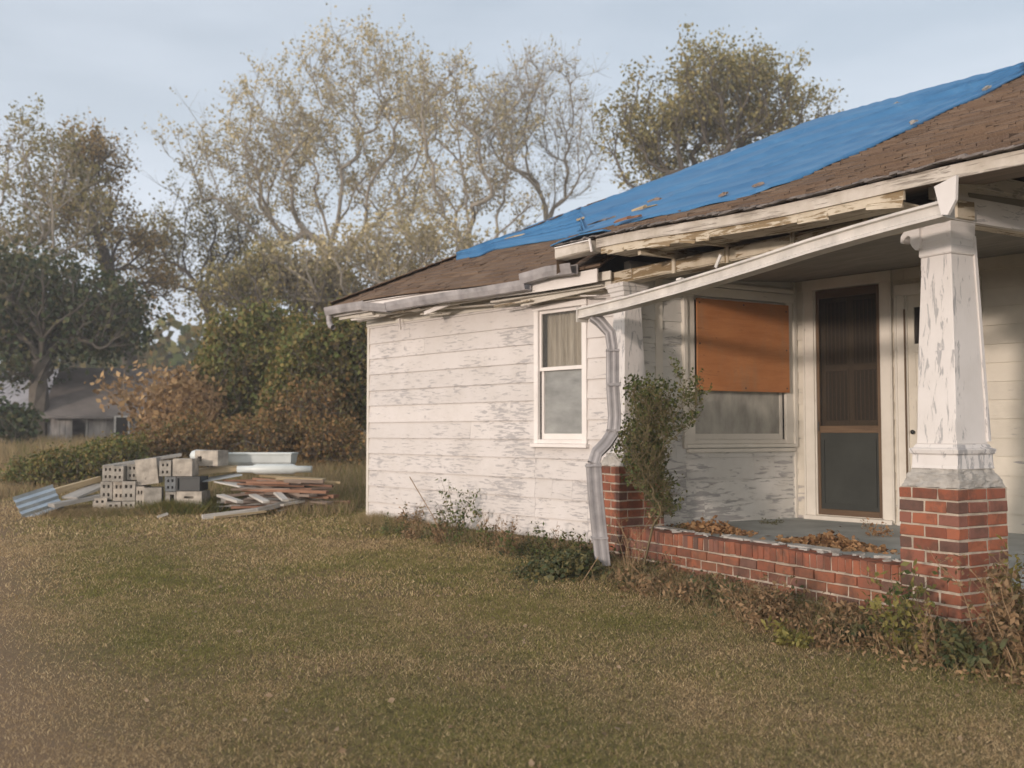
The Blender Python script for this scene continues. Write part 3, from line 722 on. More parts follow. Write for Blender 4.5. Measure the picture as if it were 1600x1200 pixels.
for _ in range(46):
    x = RND.uniform(.1, LW-.1); m.cbox(uv2(x, fin + RND.uniform(.10, .30), CT + .004), hv(RND.uniform(0, 180)), hv(RND.uniform(0, 180) ), Z, RND.uniform(.02, .10), RND.uniform(.02, .06), .02, .008)
m.build('mortar_crumbs', 'conc', lw)['kind'] = 'stuff'
for x, l in ((.25, .55), (1.35, .6), (2.2, .5)):
    m = MB(); m.box(uv2(x, fin+.19, CT-.01), U2*l, V2*.10, Z*.028, .008); m.build('mortar_slab', 'conc', lw)


# ---- columns
def column(P0, wx, wy, zt, zb, ztop, hb, ht, name, fl=1.0):
    c = P0 - U2*wx/2 + V2*wy/2
    a, b_ = hb; ta, tb = ht
    mb = MB()
    mb.stack(c, U2, V2, [(zb+.31, a, b_), (zb+.34, a*.985, b_*.985), (zb+1.0, a*.90, b_*.90), (ztop-.26, ta, tb)])
    col = mb.build(name, 'column', house, bevel=.006)
    m2 = MB()   # moulded base
    m2.stack(c, U2, V2, [(zb+.13, a*1.17, b_*1.17), (zb+.155, a*1.14, b_*1.14), (zb+.235, a*1.12, b_*1.12), (zb+.24, a*1.19, b_*1.19), (zb+.275, a*1.24, b_*1.24), (zb+.285, a*1.10, b_*1.10), (zb+.312, a*1.02, b_*1.02)])
    m2.build('column_base', 'column', col, bevel=.004)
    m3 = MB()   # capital
    m3.stack(c, U2, V2, [(ztop-.262, ta*1.05, tb*1.05), (ztop-.25, ta*1.10, tb*1.10), (ztop-.20, ta*1.08, tb*1.08), (ztop-.195, ta*1.02, tb*1.02), (ztop-.15, ta*1.06, tb*1.06), (ztop-.14, ta*(1+.22*fl), tb*(1+.22*fl)), (ztop-.10, ta*(1+.26*fl), tb*(1+.26*fl)), (ztop-.09, ta*(1+.40*fl), tb*(1+.40*fl)), (ztop-.05, ta*(1+.46*fl), tb*(1+.46*fl)), (ztop-.045, ta*(1+.56*fl), tb*(1+.56*fl)), (ztop, ta*(1+.58*fl), tb*(1+.58*fl))])
    m3.build('capital', 'column', col, bevel=.003)
    m4 = MB()   # crumbling mortar bed
    m4.stack(c, U2, V2, [(zt-.004, a*1.40, b_*1.40), (zt+.05, a*1.36, b_*1.32), (zt+.055, a*1.29, b_*1.30), (zt+.09, a*1.24, b_*1.26), (zt+.10, a*1.16, b_*1.16), (zb+.135, a*1.12, b_*1.10)])
    o = m4.build('mortar_bed', 'conc', col)
    sb = o.modifiers.new('sub', 'SUBSURF'); sb.subdivision_type = 'SIMPLE'; sb.levels = sb.render_levels = 4
    tx = bpy.data.textures.new('lump', 'CLOUDS'); tx.noise_scale = .06
    dm = o.modifiers.new('lump', 'DISPLACE'); dm.texture = tx; dm.strength = .045; dm.mid_level = .5
    return col, c
colL, cL = column(F0, .50, .60, ZPL, ZPL, 3.15, (.150, .160), (.105, .115), 'column')
colR, cR = column(NP, .505, .565, ZPR, ZPR, 3.075, (.172, .180), (.128, .138), 'column', .08)
mb = MB()   # proud corner strip on the near column
for sx, sy, z0, z1 in ((1, 1, ZPR+.33, 2.96),):
    p0 = cR + U2*.172 + V2*.176 + Z*z0; p1 = cR + U2*.120 + V2*.126 + Z*z1
    mb.beam(p0, p1, .034, .03, V2)
mb.build('corner_strip', 'column', colR)
# broken scroll bracket on the near column
def bracket():
    b = MB(); base = cR - U2*.115 - V2*.10 + Z*2.90; d = -U2; prof = []
    for (x, z) in ((0, 0), (.0, .17), (.05, .185), (.12, .17), (.165, .12), (.17, .07), (.14, .06), (.135, .095), (.10, .115), (.075, .10), (.085, .06), (.06, .02), (.03, -.01)):
        prof.append((x, z))
    i = len(b.v); n = len(prof)
    for s in (0, .08):
        for x, z in prof: b.v.append(tuple(base + d*x + Z*(z-.02) - V2*s))
    b.f.append(tuple(range(i, i+n))); b.f.append(tuple(range(i+n, i+2*n))[::-1]); b.uv += [(x, z) for x, z in prof]*2
    for k in range(n): b.f.append((i+k, i+n+k, i+n+(k+1) % n, i+(k+1) % n)); b.uv += [(0, 0), (.08, 0), (.08, .05), (0, .05)]
    b.build('scroll_bracket', 'column', colR, bevel=.005)
    b = MB(); b.cbox(cR - U2*.15 - V2*.06 + Z*2.79, U2, V2, Z, .035, .05, .12, .006); b.build('broken_chip', 'column', colR)
bracket()

# ---- beam over the columns, rafter tails, ceiling
def zb_(t): return 3.155 - .085*(t+.4)/4.5
mb = MB()
mb.box(uv2(-.62, .17, zb_(-.62)), U2*4.66 + Z*(zb_(4.04)-zb_(-.62)), V2*.20, Z*.135)
mb.box(NP - U2*.36 + V2*.385 + Z*3.085, V2*4.6, U2*.19, Z*.15)
mb.build('porch_beam', 'rot', house, bevel=.004)
mb = MB()
mb.box(uv2(-.60, .155, zb_(-.6)+.02), U2*.62, V2*.013, Z*.10)
mb.box(uv2(.06, .155, zb_(.06)+.01), U2*3.95 + Z*(-.07), V2*.013, Z*.105)
mb.build('frieze_board', 'rot', house, bevel=.003)
mb = MB()
for t in (.75, 1.55, 2.4, 3.2): mb.box(uv2(t, -.29, zb_(t)+.138), U2*.05, V2*.9, Z*.10); mb.box(uv2(t, .135, zb_(t)-.015), U2*.045, V2*.018, Z*.16)
mb.build('rafter_tail', 'rot', house)
# side frieze above the beam, right of near column (boards running back along V2)
mb = MB(); siding(mb, NP - U2*.15 + V2*.10, V2, 4.8, 3.235, 3.45, .105, U2, [], .003, joints=True, seed=2); mb.box(NP - U2*.27 + V2*.10 + Z*3.235, V2*4.8, U2*.11, Z*.20)
mb.box(NP - U2*.152 + V2*.02 + Z*3.06, V2*4.8, U2*.045, Z*.185)
mb.build('side_frieze', 'column', house)
mb = MB()
def cz(p, z=0): 
    w = (p - F0).dot(V2); return V(p.x, p.y, 3.21 + .17*min(1, max(0, (w - .2)/1.8)) + z)
for poly in ([uv2(-.70, .3), uv2(1.0, .36), C0 + VV*.06, W0 + VV*.06 - U*.3], [uv2(1.0, .36), uv2(4.0, .36), C0 + U*4.2 + VV*.05, C0 + VV*.06], [uv2(4.0, .36), uv2(4.0, .36) + V2*4.8, C0 + U*4.2 + VV*.05]):
    i0 = len(mb.v); n = len(poly); mb.v += [tuple(cz(p)) for p in poly] + [tuple(cz(p, .06)) for p in poly]
    mb.f.append(tuple(range(i0, i0+n))[::-1]); mb.f.append(tuple(range(i0+n, i0+2*n))); q = [(p.dot(U2), p.dot(V2)) for p in poly]; mb.uv += q[::-1] + q
    for i in range(n): mb.f.append((i0+i, i0+(i+1) % n, i0+(i+1) % n+n, i0+i+n)); mb.uv += [(0, 0)]*4
mb.build('porch_ceiling', 'ceil', house)

# ================================================================= ROOF
VE, VR, PIT = -.45, 4.74, None
ZE, ZRG = 3.43, 6.15
def main_z(u, v):
    k = (v - VE)/(VR - VE); sag = .10*max(0, min(1, (u+.4)/5.2))*(1-k)
    return ZE + (ZRG-ZE)*k - sag + .02*math.sin(u*1.3)*(1-k)
B0 = uv2(-.703, -.35); TL = 6.30
def porchP(a, b):
    e = B0 + U2*(TL*a); e.z = 3.585 - .34*a + .02*math.sin(a*9)
    r = uv(4.8 + 6.25*a, VR, ZRG - .12*a)
    p = e.lerp(r, b); p.z += .03*math.sin(max(0, b)*math.pi)*math.sin(a*7)
    return p
def shingles(mb, surf, rows, width_fn, tab=.30, lift=.012, seed=1, umin=None):
    """surf(s_m, b) with s metres along the course; width_fn(b)->(s0,s1)"""
    r = random.Random(seed)
    for k in range(rows):
        b0, b1 = k/rows, (k+1.12)/rows
        if b1 > 1: b1 = 1
        s0, s1 = width_fn((b0+b1)/2); s = s0 - r.random()*tab
        rowj = r.uniform(-.06, .06)/rows
        while s < s1:
            w = tab*r.uniform(.6, 1.25); a, c = max(s, s0), min(s + w - .006, s1)
            if c - a > .02:
                j = r.uniform(-.10, .10)/rows + rowj; bb = max(0, b0 + j); lf = lift*r.uniform(.5, 1.8)
                cl = r.uniform(0, .016) if r.random() < .25 else 0
                p = [surf(a, bb), surf(c, bb), surf(c, b1), surf(a, b1)]
                q = [p[0] + Z*(lf+.004), p[1] + Z*(lf+.004+cl), p[2] + Z*.004, p[3] + Z*.004]
                i = len(mb.v); mb.v += [tuple(x) for x in q] + [tuple(p[0] - Z*.004), tuple(p[1] - Z*.004), tuple(p[2] - Z*.004), tuple(p[3] - Z*.004)]
                mb.f += [(i, i+1, i+2, i+3), (i+4, i+5, i+1, i), (i+1, i+5, i+6, i+2), (i+4, i, i+3, i+7)]; mb.uv += [(0, 0)]*16
            s += w
def surf_main(u, b): v = VE + (VR-VE)*b; return uv(u, v, main_z(u, v))
def surf_porch(s, b): return porchP(s/TL, b)
mb = MB()
shingles(mb, surf_main, 36, lambda b: (-.394 + 5.19*b, 5.2), seed=4)
shingles(mb, surf_porch, 44, lambda b: (0, TL), seed=9)
# back and left planes, deck under the shingles
e0 = uv(-.394, VE, ZE); e1 = uv(-.394, 9.93, ZE); r0 = uv(4.796, VR, ZRG); r1 = uv(11.05, VR, ZRG-.12); b1 = uv(11.05, 9.93, ZE)
N = 12
roof = mb.build('roof', 'shingle', house)
mb = MB()
mb.quad(e1, e0, r0, r0); mb.quad(b1, e1, r0, r1)
for i in range(N):
    a, c = i/N, (i+1)/N
    mb.quad(porchP(a, 0)-Z*.02, porchP(c, 0)-Z*.02, porchP(c, 1)-Z*.02, porchP(a, 1)-Z*.02)
ts = 10
for i in range(ts):
    ba, bb = i/ts, (i+1)/ts
    mb.quad(surf_main(-.394+5.19*ba, ba)-Z*.02, surf_main(5.2, ba)-Z*.02, surf_main(5.2, bb)-Z*.02, surf_main(-.394+5.19*bb, bb)-Z*.02)
    # left cheek between main slope and porch slope
    p, q = porchP(0, ba), porchP(0, bb); pl, ql = p.copy(), q.copy(); pl.z -= .30*(1-ba)+.01; ql.z -= .30*(1-bb)+.01
    mb.quad(pl, ql, q, p)
p = porchP(1, 0); q = porchP(1, 1); g = uv(11.05, 9.93, ZE)
mb.quad(p - Z*.02, g, q - Z*.02, q - Z*.02)
mb.build('roof_deck', 'shingle', roof)
# ridge and hip cap shingles
mb = MB(); k = 0
for i in range(17):
    a = e0.lerp(r0, i/30) + Z*.03; c = e0.lerp(r0, (i+1.15)/30) + Z*.02; mb.beam(a, c, .22, .012, Z, .004)
mb.build('ridge_cap', 'shingle', roof)

# eave: roof edge roll, fascia, lower strip
def eave_poly(t0, t1, w, dz, n=14):
    out = []
    for i in range(n+1):
        t = t0 + (t1-t0)*i/n; a = (t + .703)/TL; p = porchP(a, 0); q = uv2(t, w); out.append(V(q.x, q.y, p.z + dz))
    return out
mb = MB(); mb.sweep(eave_poly(.10, 5.55, -.355, 0), [(0, -.02), (0, -.115), (.022, -.115), (.022, -.02)], V2)
mb.build('porch_fascia', 'fascia', house)
mb = MB(); mb.sweep(eave_poly(.16, 3.98, -.335, 0), [(0, -.115), (0, -.185), (.02, -.185), (.02, -.115)], V2)
mb.build('rotten_sub_fascia', 'rot', house)
mb = MB(); mb.sweep(eave_poly(.20, 1.9, -.31, 0), [(0, -.165), (0, -.18), (.33, -.19), (.33, -.175)], V2); mb.sweep(eave_poly(1.95, 3.9, -.31, 0), [(0, -.17), (0, -.185), (.24, -.195), (.24, -.18)], V2)
mb.build('porch_soffit', 'rot', house)
mb = MB()   # ragged dark roofing-felt edge
for i in range(90):
    t = -.60 + i*.068; a = (t+.703)/TL
    if a > 1: break
    p = porchP(a, 0); q = uv2(t, -.372); l = RND.uniform(.05, .12)
    mb.cbox(V(q.x, q.y, p.z + RND.uniform(-.008, .010)), U2, V2, Z, l, .07, RND.uniform(.008, .018), .004)
mb.build('felt_edge', 'felt', roof)
mb = MB(); mb.sweep(eave_poly(-.70, 5.5, -.20, 0), [(0, -.03), (0, -.05), (.75, .03), (.75, .05)], V2); mb.build('roof_boards', 'plank', roof)
# left box end of porch eave: boxed gutter return
mb = MB()
mb.sweep(eave_poly(-.66, .06, -.40, 0, 3), [(0, -.03), (0, -.135), (.02, -.15), (.16, -.15), (.16, -.03)], V2)
mb.build('eave_box_end', 'fascia', house, bevel=.003)
mb = MB()
mb.beam(uv2(.05, -.405, 3.545), uv2(.09, -.405, 3.40), .02, .016, V2); mb.beam(uv2(-.64, -.408, 3.56), uv2(.05, -.408, 3.53), .012, .016, V2)
mb.build('box_end_trim', 'trimw', house)

# main eave fascia, frieze, soffit boards
def eav(u, w, dz): return uv(u, w, main_z(u, VE) + dz)
mb = MB(); mb.sweep([eav(-.36 + i*.55, VE+.02, 0) for i in range(11)], [(0, -.02), (0, -.17), (.022, -.17), (.022, -.02)], VV)
mb.build('main_fascia', 'trimw', house)
mb = MB()
for (ua, ub, wa, za, zb, h) in ((-.30, .62, -.36, -.215, -.215, .085), (.30, 1.45, -.30, -.245, -.225, .085), (1.15, 2.45, -.22, -.250, -.215, .07), (2.30, 5.25, -.33, -.205, -.15, .10), (3.7, 5.2, -.26, -.285, -.215, .08)):
    mb.box(uv(ua, wa, main_z(ua, VE)+za), U*(ub-ua) + Z*(zb-za + main_z(ub, VE)-main_z(ua, VE)), VV*.022, Z*h, .006)
mb.build('eave_board', 'trim', house)
mb = MB()
for (ua, ub, w, dz, wd, tilt) in ((-.1, .9, -.33, -.20, .10, 0), (.7, 1.9, -.20, -.215, .10, .02), (1.5, 2.3, -.33, -.235, .09, .05), (2.2, 3.6, -.22, -.215, .10, -.02), (3.2, 5.1, -.32, -.21, .12, .02), (2.9, 4.9, -.16, -.20, .12, 0)):
    mb.box(uv(ua, w, main_z(ua, VE)+dz), U*(ub-ua) + Z*(main_z(ub, VE)-main_z(ua, VE)+tilt), VV*wd, Z*.016, .006)
mb.build('soffit_board', 'trim', house)
mb = MB(); s0 = uv(1.93, -.40, main_z(1.9, VE)-.29); mb.beam(s0, uv(2.42, -.36, main_z(2.4, VE)-.17), .02, .055, Z, .008); mb.build('splintered_board', 'trimw', house); mb = MB(); mb.beam(uv(.95, -.1, 2.98), uv(.95, -.12, 3.14), .03, .012, U)
mb.build('splintered_board', 'trimw', house)
mb = MB(); mb.box(uv(-.02, -.045, 3.10), U*5.1, VV*.012, Z*.19); mb.build('wall_frieze_board', 'trim', house)
mb = MB()
for u_ in np.arange(0, 5.2, .6): mb.box(uv(float(u_), VE+.045, main_z(float(u_), VE)-.13), U*.045, VV*.42, Z*.10)
mb.build('main_rafter_tail', 'rot', house)

for i in range(15):
    u_ = RND.uniform(-.2, 5.0); l_ = RND.uniform(.18, .7); w_ = RND.uniform(-.40, -.12); z_ = main_z(u_, VE) - RND.uniform(.21, .27)
    mb = MB(); mb.beam(uv(u_, w_, z_), uv(u_ + l_, w_ + RND.uniform(-.03, .03), z_ + RND.uniform(-.03, .035) + .01*l_), RND.uniform(.03, .07), .014, Z, .008); mb.build('splintered_board', RND.choice(['trim', 'rot', 'trimw']), house)
for i in range(9):
    t_ = RND.uniform(.2, 3.7); a_ = (t_ + .703)/TL; p_ = porchP(a_, 0); q_ = uv2(t_, -.345); l_ = RND.uniform(.15, .5)
    mb = MB(); mb.beam(V(q_.x, q_.y, p_.z - .185), V(q_.x, q_.y, p_.z - .19) + U2*l_ - Z*RND.uniform(.01, .04), .012, RND.uniform(.02, .045), Z, .008); mb.build('splintered_board', 'rot', house)
# old grey gutter along the main eave, kinked
KP = [(0, 0), (0, -.10), (.012, -.118), (.105, -.118), (.125, -.06), (.135, 0), (.128, 0), (.118, -.05), (.10, -.108), (.016, -.108), (.008, -.095), (.008, 0)]
KPo = [(-a, b) for a, b in KP]
def gpath(pts, w=VE+.015): return [uv(u, w, main_z(u, VE)+dz) for u, dz in pts]
mb = MB(); mb.sweep(gpath([(-.40, -.03), (.1, -.028), (.62, -.035), (.66, -.03)]), KPo, VV); mb.build('rusty_gutter', 'gutgrey', house)
gut = mb
mb = MB(); mb.sweep(gpath([(.64, -.055), (.9, -.085), (1.22, -.125), (1.26, -.130)], VE-.01), KPo, VV)
mb.sweep(gpath([(1.23, -.115), (1.9, -.085), (2.6, -.06), (3.4, -.04), (4.1, -.03)], VE-.005), KPo, VV)
mb.sweep(gpath([(4.05, .04), (4.5, .075), (4.9, .06)], VE-.03), KPo, VV)
mb.build('rusty_gutter', 'gutgrey', house)
mb = MB(); p = eav(-.36, VE-.05, -.14); mb.tube([p, p + V(0, 0, -.06) , p + U*.015 - Z*.12, p + U*.05 - Z*.17, p + U*.12 - Z*.20], [.045, .045, .045, .044, .042], 10, False)
mb.build('gutter_outlet', 'gutgrey', house, smooth=True)

# ================================================================= TARP
def roof_h(x, y):
    p = V(x, y, 0) - O; u, v = p.dot(U), p.dot(VV)
    hm = main_z(u, v) if v < VR else 6.15 - .526*(v - VR)
    # porch surface: invert (a,b) approximately
    a = max(0, min(1, (u - 4.76)/6.2)); b = .5
    for _ in range(12):
        q = porchP(a, b) - O; du, dv = u - q.dot(U), v - q.dot(VV); a += du/6.3; b += dv/6.2
        a = max(-.4, min(1.2, a)); b = max(-3, min(1.0, b))
    hp = porchP(min(1, max(0, a)), min(1, b)).z
    w = max(0, min(1, (a*6.3 + .20)/.22)); w = w*w*(3-2*w)
    if v > VR: return min(6.15 - .526*(v - VR)*.6, ZE + .524*(u + .394) + .03)
    return min(hm*(1-w) + max(hm, hp)*w, ZE + .524*(u + .394) + .03)
def roof_hit(px, py):
    d = ray(px, py); y = 4.6
    while y < 24:
        p = V(0, 0, HC) + d*(y/d.y)
        if p.z < roof_h(p.x, p.y) and p.z > 3.0: return p
        y += .04
    return None
LOW = [(712, 409), (747, 404), (775, 391), (828, 384), (875, 375), (906, 368), (955, 356), (1007, 346), (1050, 336), (1097, 326), (1150, 314), (1191, 302), (1250, 281), (1300, 260), (1360, 234), (1422, 205), (1467, 182), (1537, 151), (1600, 119)]
UPP = [(712, 406), (740, 394), (790, 374), (850, 349), (900, 329), (960, 305), (1010, 284)]
def interp(L, x):
    return float(np.interp(x, [p[0] for p in L], [p[1] for p in L]))
def tarp():
    cols = []; NB = 110
    xs = list(np.linspace(713, 1600, 120))
    for px in xs:
        lo = roof_hit(px, interp(LOW, px))
        if lo is None: continue
        if px < 1010: hi = roof_hit(px, interp(UPP, px))
        else: hi = None
        if hi is None:
            # the top: walk up the pixel column until the ray leaves the roof
            py = interp(LOW, px); last = lo
            while py > 60:
                h = roof_hit(px, py)
                if h is None: break
                last = h; py -= 1.5
            hi = last
        cols.append((lo, hi))
    g = []
    for ci, (lo, hi) in enumerate(cols):
        c = []
        over = ci > 35
        for j in range(NB + (3 if over else 0)):
            if j < NB: p = lo.lerp(hi, j/(NB-1))
            else:
                hu = (hi - O).dot(U); p = hi + (VV*.22 if hu > 4.9 else -U*.22)*(j-NB+1)
            q = p - O; u, v = q.dot(U), q.dot(VV)
            z = roof_h(p.x, p.y) if j < NB else hi.z - .02 - .14*(j-NB+1)
            fold = 0
            jn = j/(NB-1); cn = ci/120
            for (c0, c1, w_, am) in ((.16, .34, .012, .035), (.34, .42, .010, .03), (.52, .46, .016, .05), (.66, .78, .010, .03), (.80, .64, .012, .04), (.93, .86, .014, .03), (.07, .14, .008, .025), (.24, .12, .009, .022), (.44, .60, .009, .025)):
                cc = c0 + (c1-c0)*cn + .03*math.sin(cn*5 + c0*20); am_ = am*(.45 + .55*math.sin(cn*6 + c0*30)**2)
                fold += 1.7*am_*math.exp(-abs((jn-cc)/w_)**1.3)
            fold += .018*math.sin(jn*9 + cn*3)*math.sin(jn*3.1)
            edge = min(1, (min(j, NB-1))/6)
            k = (.35 + .65*edge)
            rise = .040 + fold*k + .025*max(0, jn-.85)/.15 + .008*math.sin(u*1.1)
            if j == 0: rise = .014 + .008*math.sin(ci*.5)
            c.append(V(p.x, p.y, z + rise))
        while len(c) < NB+3: c.append(c[-1] + V(.0, .02, -.01))
        g.append(c)
    mb = MB()
    n = NB+3
    for c in g:
        for p in c: mb.v.append(tuple(p))
    for i in range(len(g)-1):
        for j in range(n-1):
            a = i*n + j; mb.f.append((a, a+n, a+n+1, a+1))
            for k in (a, a+n, a+n+1, a+1):
                q = Vector(mb.v[k]) - O; mb.uv.append((q.dot(U), q.dot(VV)))
    root = MB(); root.v, root.f, root.uv = mb.v, mb.f, mb.uv
    o = root.build('tarp', 'tarp', None, smooth=True)
    so = o.modifiers.new('thick', 'SOLIDIFY'); so.thickness = .006; so.offset = 0
    tag(o, 'blue plastic tarp draped over the brown shingle roof', 'tarp')
    # torn tarp tip hanging by the box end of the porch eave
    t = MB(); a = uv2(-.70, -.42, 3.60)
    pts = [(0, 0, 0), (.28, -.005, .03), (.55, .02, .045), (.9, .10, .05)]
    for i in range(3):
        x0, w0_, z0_ = pts[i]; x1, w1_, z1_ = pts[i+1]
        t.box(uv2(-.72+x0, -.42+w0_, 3.588+z0_*.6), U2*(x1-x0) + V2*(w1_-w0_) + Z*(z1_-z0_)*.6, V2*.16, Z*.014, .004)
    o2 = t.build('torn_corner', 'tarp', o)
tarp()
# loose wood scraps lying on tarp / roof
SCR = [((790, 381), (818, 375), .06, 'straw', 'thin weathered wood strip on the left tip of the blue tarp'),
       ((901, 352), (926, 345), .06, 'straw', 'short pale board scrap on the tarp above the eave box end'),
       ((926, 358), (955, 350), .14, 'plank', 'curled dark brown shingle scrap at the lower tarp edge'),
       ((990, 340), (1024, 331), .06, 'straw', 'longest tan wood strip on the blue tarp'),
       ((1014, 325), (1032, 320), .05, 'plank', 'small dark splinter lying just above the long tan strip on the tarp'),
       ((962, 357), (1000, 348), .07, 'plankb', 'reddish brown board piece beside the curled shingle scrap'),
       ((1125, 317), (1137, 314), .07, 'plank', 'small wood chip at the middle of the lower tarp edge'),
       ((1422, 204), (1434, 200), .05, 'plankg', 'pale wood chip holding down the tarp edge at right of the roof'),
       ((1396, 173), (1405, 169), .05, 'plankg', 'pale wood chip resting high on the tarp near the ridge'),
       ((1538, 149), (1548, 145), .04, 'plankg', 'pale chip on the far right end of the tarp edge'),
       ((1176, 304), (1194, 298), .05, 'plank', 'grey crumpled scrap on the lower tarp edge')]
for (p, q, w, m, lb) in SCR:
    a, b = roof_hit(*p), roof_hit(*q)
    if a is None or b is None: continue
    a += Z*.075; b += Z*.075; sd = (b-a).cross(Z).normalized()
    mb = MB(); up = (VV*-.45 + Z).normalized(); mb.beam(a, a.lerp(b, .55) + Z*.01, w, .022, up, .01); mb.beam(a.lerp(b, .5)+Z*.006, b, w*.8, .018, up, .01)
    o = mb.build('wood_scrap', m, None); tag(o, lb, 'wood scrap', 'wood and shingle scraps on the roof')

# ================================================================= FALLEN GUTTER + DOWNSPOUT
gl = empty('fallen_gutter', at(915, 490, 10.45), 'long white gutter hanging loose diagonally across the porch front', 'gutter')
GP = []
for px, py, t in ((908, 482, 0), (985, 463, .1), (1060, 441.5, .3), (1130, 420, .4), (1200, 397.5, .45), (1266, 375.5, .6), (1340, 353, .7), (1410, 333, .8), (1480, 314, 1)):
    d = ray(px, py); # intersect with eave plane w=-.42
    p0 = uv2(0, -.44); n = -V2; k = (p0 - V(0, 0, HC)).dot(n)/d.dot(n); GP.append(V(0, 0, HC) + d*k)
KW = [(-.03, .004), (-.058, .004), (-.060, -.020), (-.034, -.030), (-.030, -.095), (-.052, -.112), (-.052, -.134), (.09, -.140), (.09, .0), (.083, .0), (.083, -.132), (-.044, -.127), (-.044, -.115), (-.022, -.098), (-.026, -.026), (-.05, -.014), (-.05, -.004), (-.03, -.004)]
KW = [(a*.85, b*.82) for a, b in KW]
KW = [(-a-.02 if False else a, b) for a, b in KW]
mb = MB(); mb.sweep(GP, KW, V2, Z); mb.build('trough', 'gutter', gl)
mb = MB()
d0 = (GP[1]-GP[0]).normalized(); mb.box(GP[0] - d0*.012 - V2*.056 + Z*(-.145), V2*.15, d0*.012, Z*.155); mb.build('end_cap', 'gutter', gl)
for i, (px, py) in enumerate(((1063, 436), (1272, 376), (1118, 418))):
    d = ray(px, py); p0 = uv2(0, -.40); k = (p0 - V(0, 0, HC)).dot(-V2)/d.dot(-V2); p = V(0, 0, HC)+d*k
    mb = MB(); 
    if i == 2: mb.beam(p + Z*.0, p + Z*.10 + U2*.07, .03, .012, V2)
    else: mb.cbox(p, U2, V2, Z, .06, .05, .02, .004)
    mb.build('hanger_strap', 'gutter', gl)
ge = MB(); pe = GP[-1]
ge.v = []; q = [pe + U2*-.05 + Z*.10, pe + U2*.12 + Z*.14, pe + U2*.11 - Z*.02, pe + U2*.05 - Z*.11, pe + U2*.0 - Z*.10]
ge.v = [tuple(x - V2*.065) for x in q] + [tuple(x - V2*.04) for x in q]
ge.f = [(0, 1, 2, 3, 4), (9, 8, 7, 6, 5)] + [(i, i+5, (i+1) % 5+5, (i+1) % 5) for i in range(5)]; ge.uv = [(.1*i, .1) for i in range(5)]*2 + [(0, 0), (.03, 0), (.03, .1), (0, .1)]*5
ge.build('hanging_end_board', 'column', gl)

def rect_tube(mb, pts, w, dpt, side, corr=True):
    # corrugated rectangular section swept along pts
    prof = []
    for i in range(9): x = -w/2 + w*i/8; prof.append((x, -dpt/2 - (.005 if i in (1, 2, 5, 6) and corr else 0)))
    for i in range(5): y = -dpt/2 + dpt*i/4; prof.append((w/2 + (.005 if i % 2 and corr else 0), y)) if 0 < i < 4 else None
    for i in range(9): x = w/2 - w*i/8; prof.append((x, dpt/2))
    i0 = len(mb.v); n = len(prof); pts = [Vector(p) for p in pts]; L = 0
    for k, p in enumerate(pts):
        t = (pts[min(k+1, len(pts)-1)] - pts[max(0, k-1)]).normalized(); s = (side - t*side.dot(t)).normalized(); f = t.cross(s).normalized()
        if f.dot(V(0, 1, 0)) < 0: f = -f
        for a, b in prof: mb.v.append(tuple(p + s*a + f*b))
    for k in range(len(pts)-1):
        for j in range(n):
            a, b = i0+k*n+j, i0+k*n+(j+1) % n; mb.f.append((a, b, b+n, a+n)); mb.uv += [(k*.2, j*.02), (k*.2, j*.02+.02), (k*.2+.2, j*.02+.02), (k*.2+.2, j*.02)]
ds = empty('downspout', gp(942, 890), 'grey bent metal downspout running down beside the left brick pier', 'downspout')
DD = [(926, 494, 10.30), (938, 503, 10.28), (953, 520, 10.26), (957, 545, 10.26), (957, 600, 10.27), (960, 650, 10.28), (958, 676, 10.27), (946, 694, 10.22), (932, 708, 10.18), (927, 724, 10.16), (930, 770, 10.17), (936, 830, 10.2), (942, 884, 10.2)]
DP = [at(*q) for q in DD]
mb = MB(); rect_tube(mb, DP[:4], .105, .08, V(1, 0, 0)); mb.build('upper_elbow', 'spout', ds)
mb = MB(); rect_tube(mb, DP[3:7], .125, .09, V(1, 0, 0)); mb.build('upper_pipe', 'spout', ds)
mb = MB(); rect_tube(mb, DP[6:10], .120, .085, V(1, 0, 0)); mb.build('lower_elbow', 'spout', ds)
mb = MB(); rect_tube(mb, DP[9:], .150, .10, V(1, 0, 0)); mb.build('lower_pipe', 'spout', ds)
mb = MB(); mb.cbox(at(959, 601, 10.25), V(1, 0, 0), V(0, 1, 0), Z, .14, .11, .028); mb.build('pipe_band', 'spout', ds)
for q_, w_ in (((957, 548, 10.25), .135), ((927, 728, 10.14), .165), ((958, 672, 10.26), .14), ((937, 840, 10.18), .168)):
    mb = MB(); mb.cbox(at(*q_), V(1, 0, 0), V(0, 1, 0), Z, w_, .112, .018, .003); mb.build('pipe_band', 'spout', ds)
ds2 = MB()

# ---- plywood over the porch window
pb = MB(); pb.box(W0 + V2*.90 + nB*.075 + Z*1.985, V2*1.455, nB*.014, Z*1.08)
o = pb.build('plywood_board', 'ply', None)
for (a_, z_) in ((.04, .05), (.04, .55), (.04, 1.03), (1.41, .05), (1.41, .52), (1.41, 1.0), (.72, 1.04), (.74, .04)):
    sc_ = MB(); c_ = W0 + V2*(.90 + a_) + nB*.0755 + Z*(1.985 + z_); sc_.tube([c_, c_ + nB*.017], [.012, .010], 8); sc_.build('screw', 'black', o)
tag(o, 'orange plywood sheet nailed over the upper half of the porch window', 'plywood board')

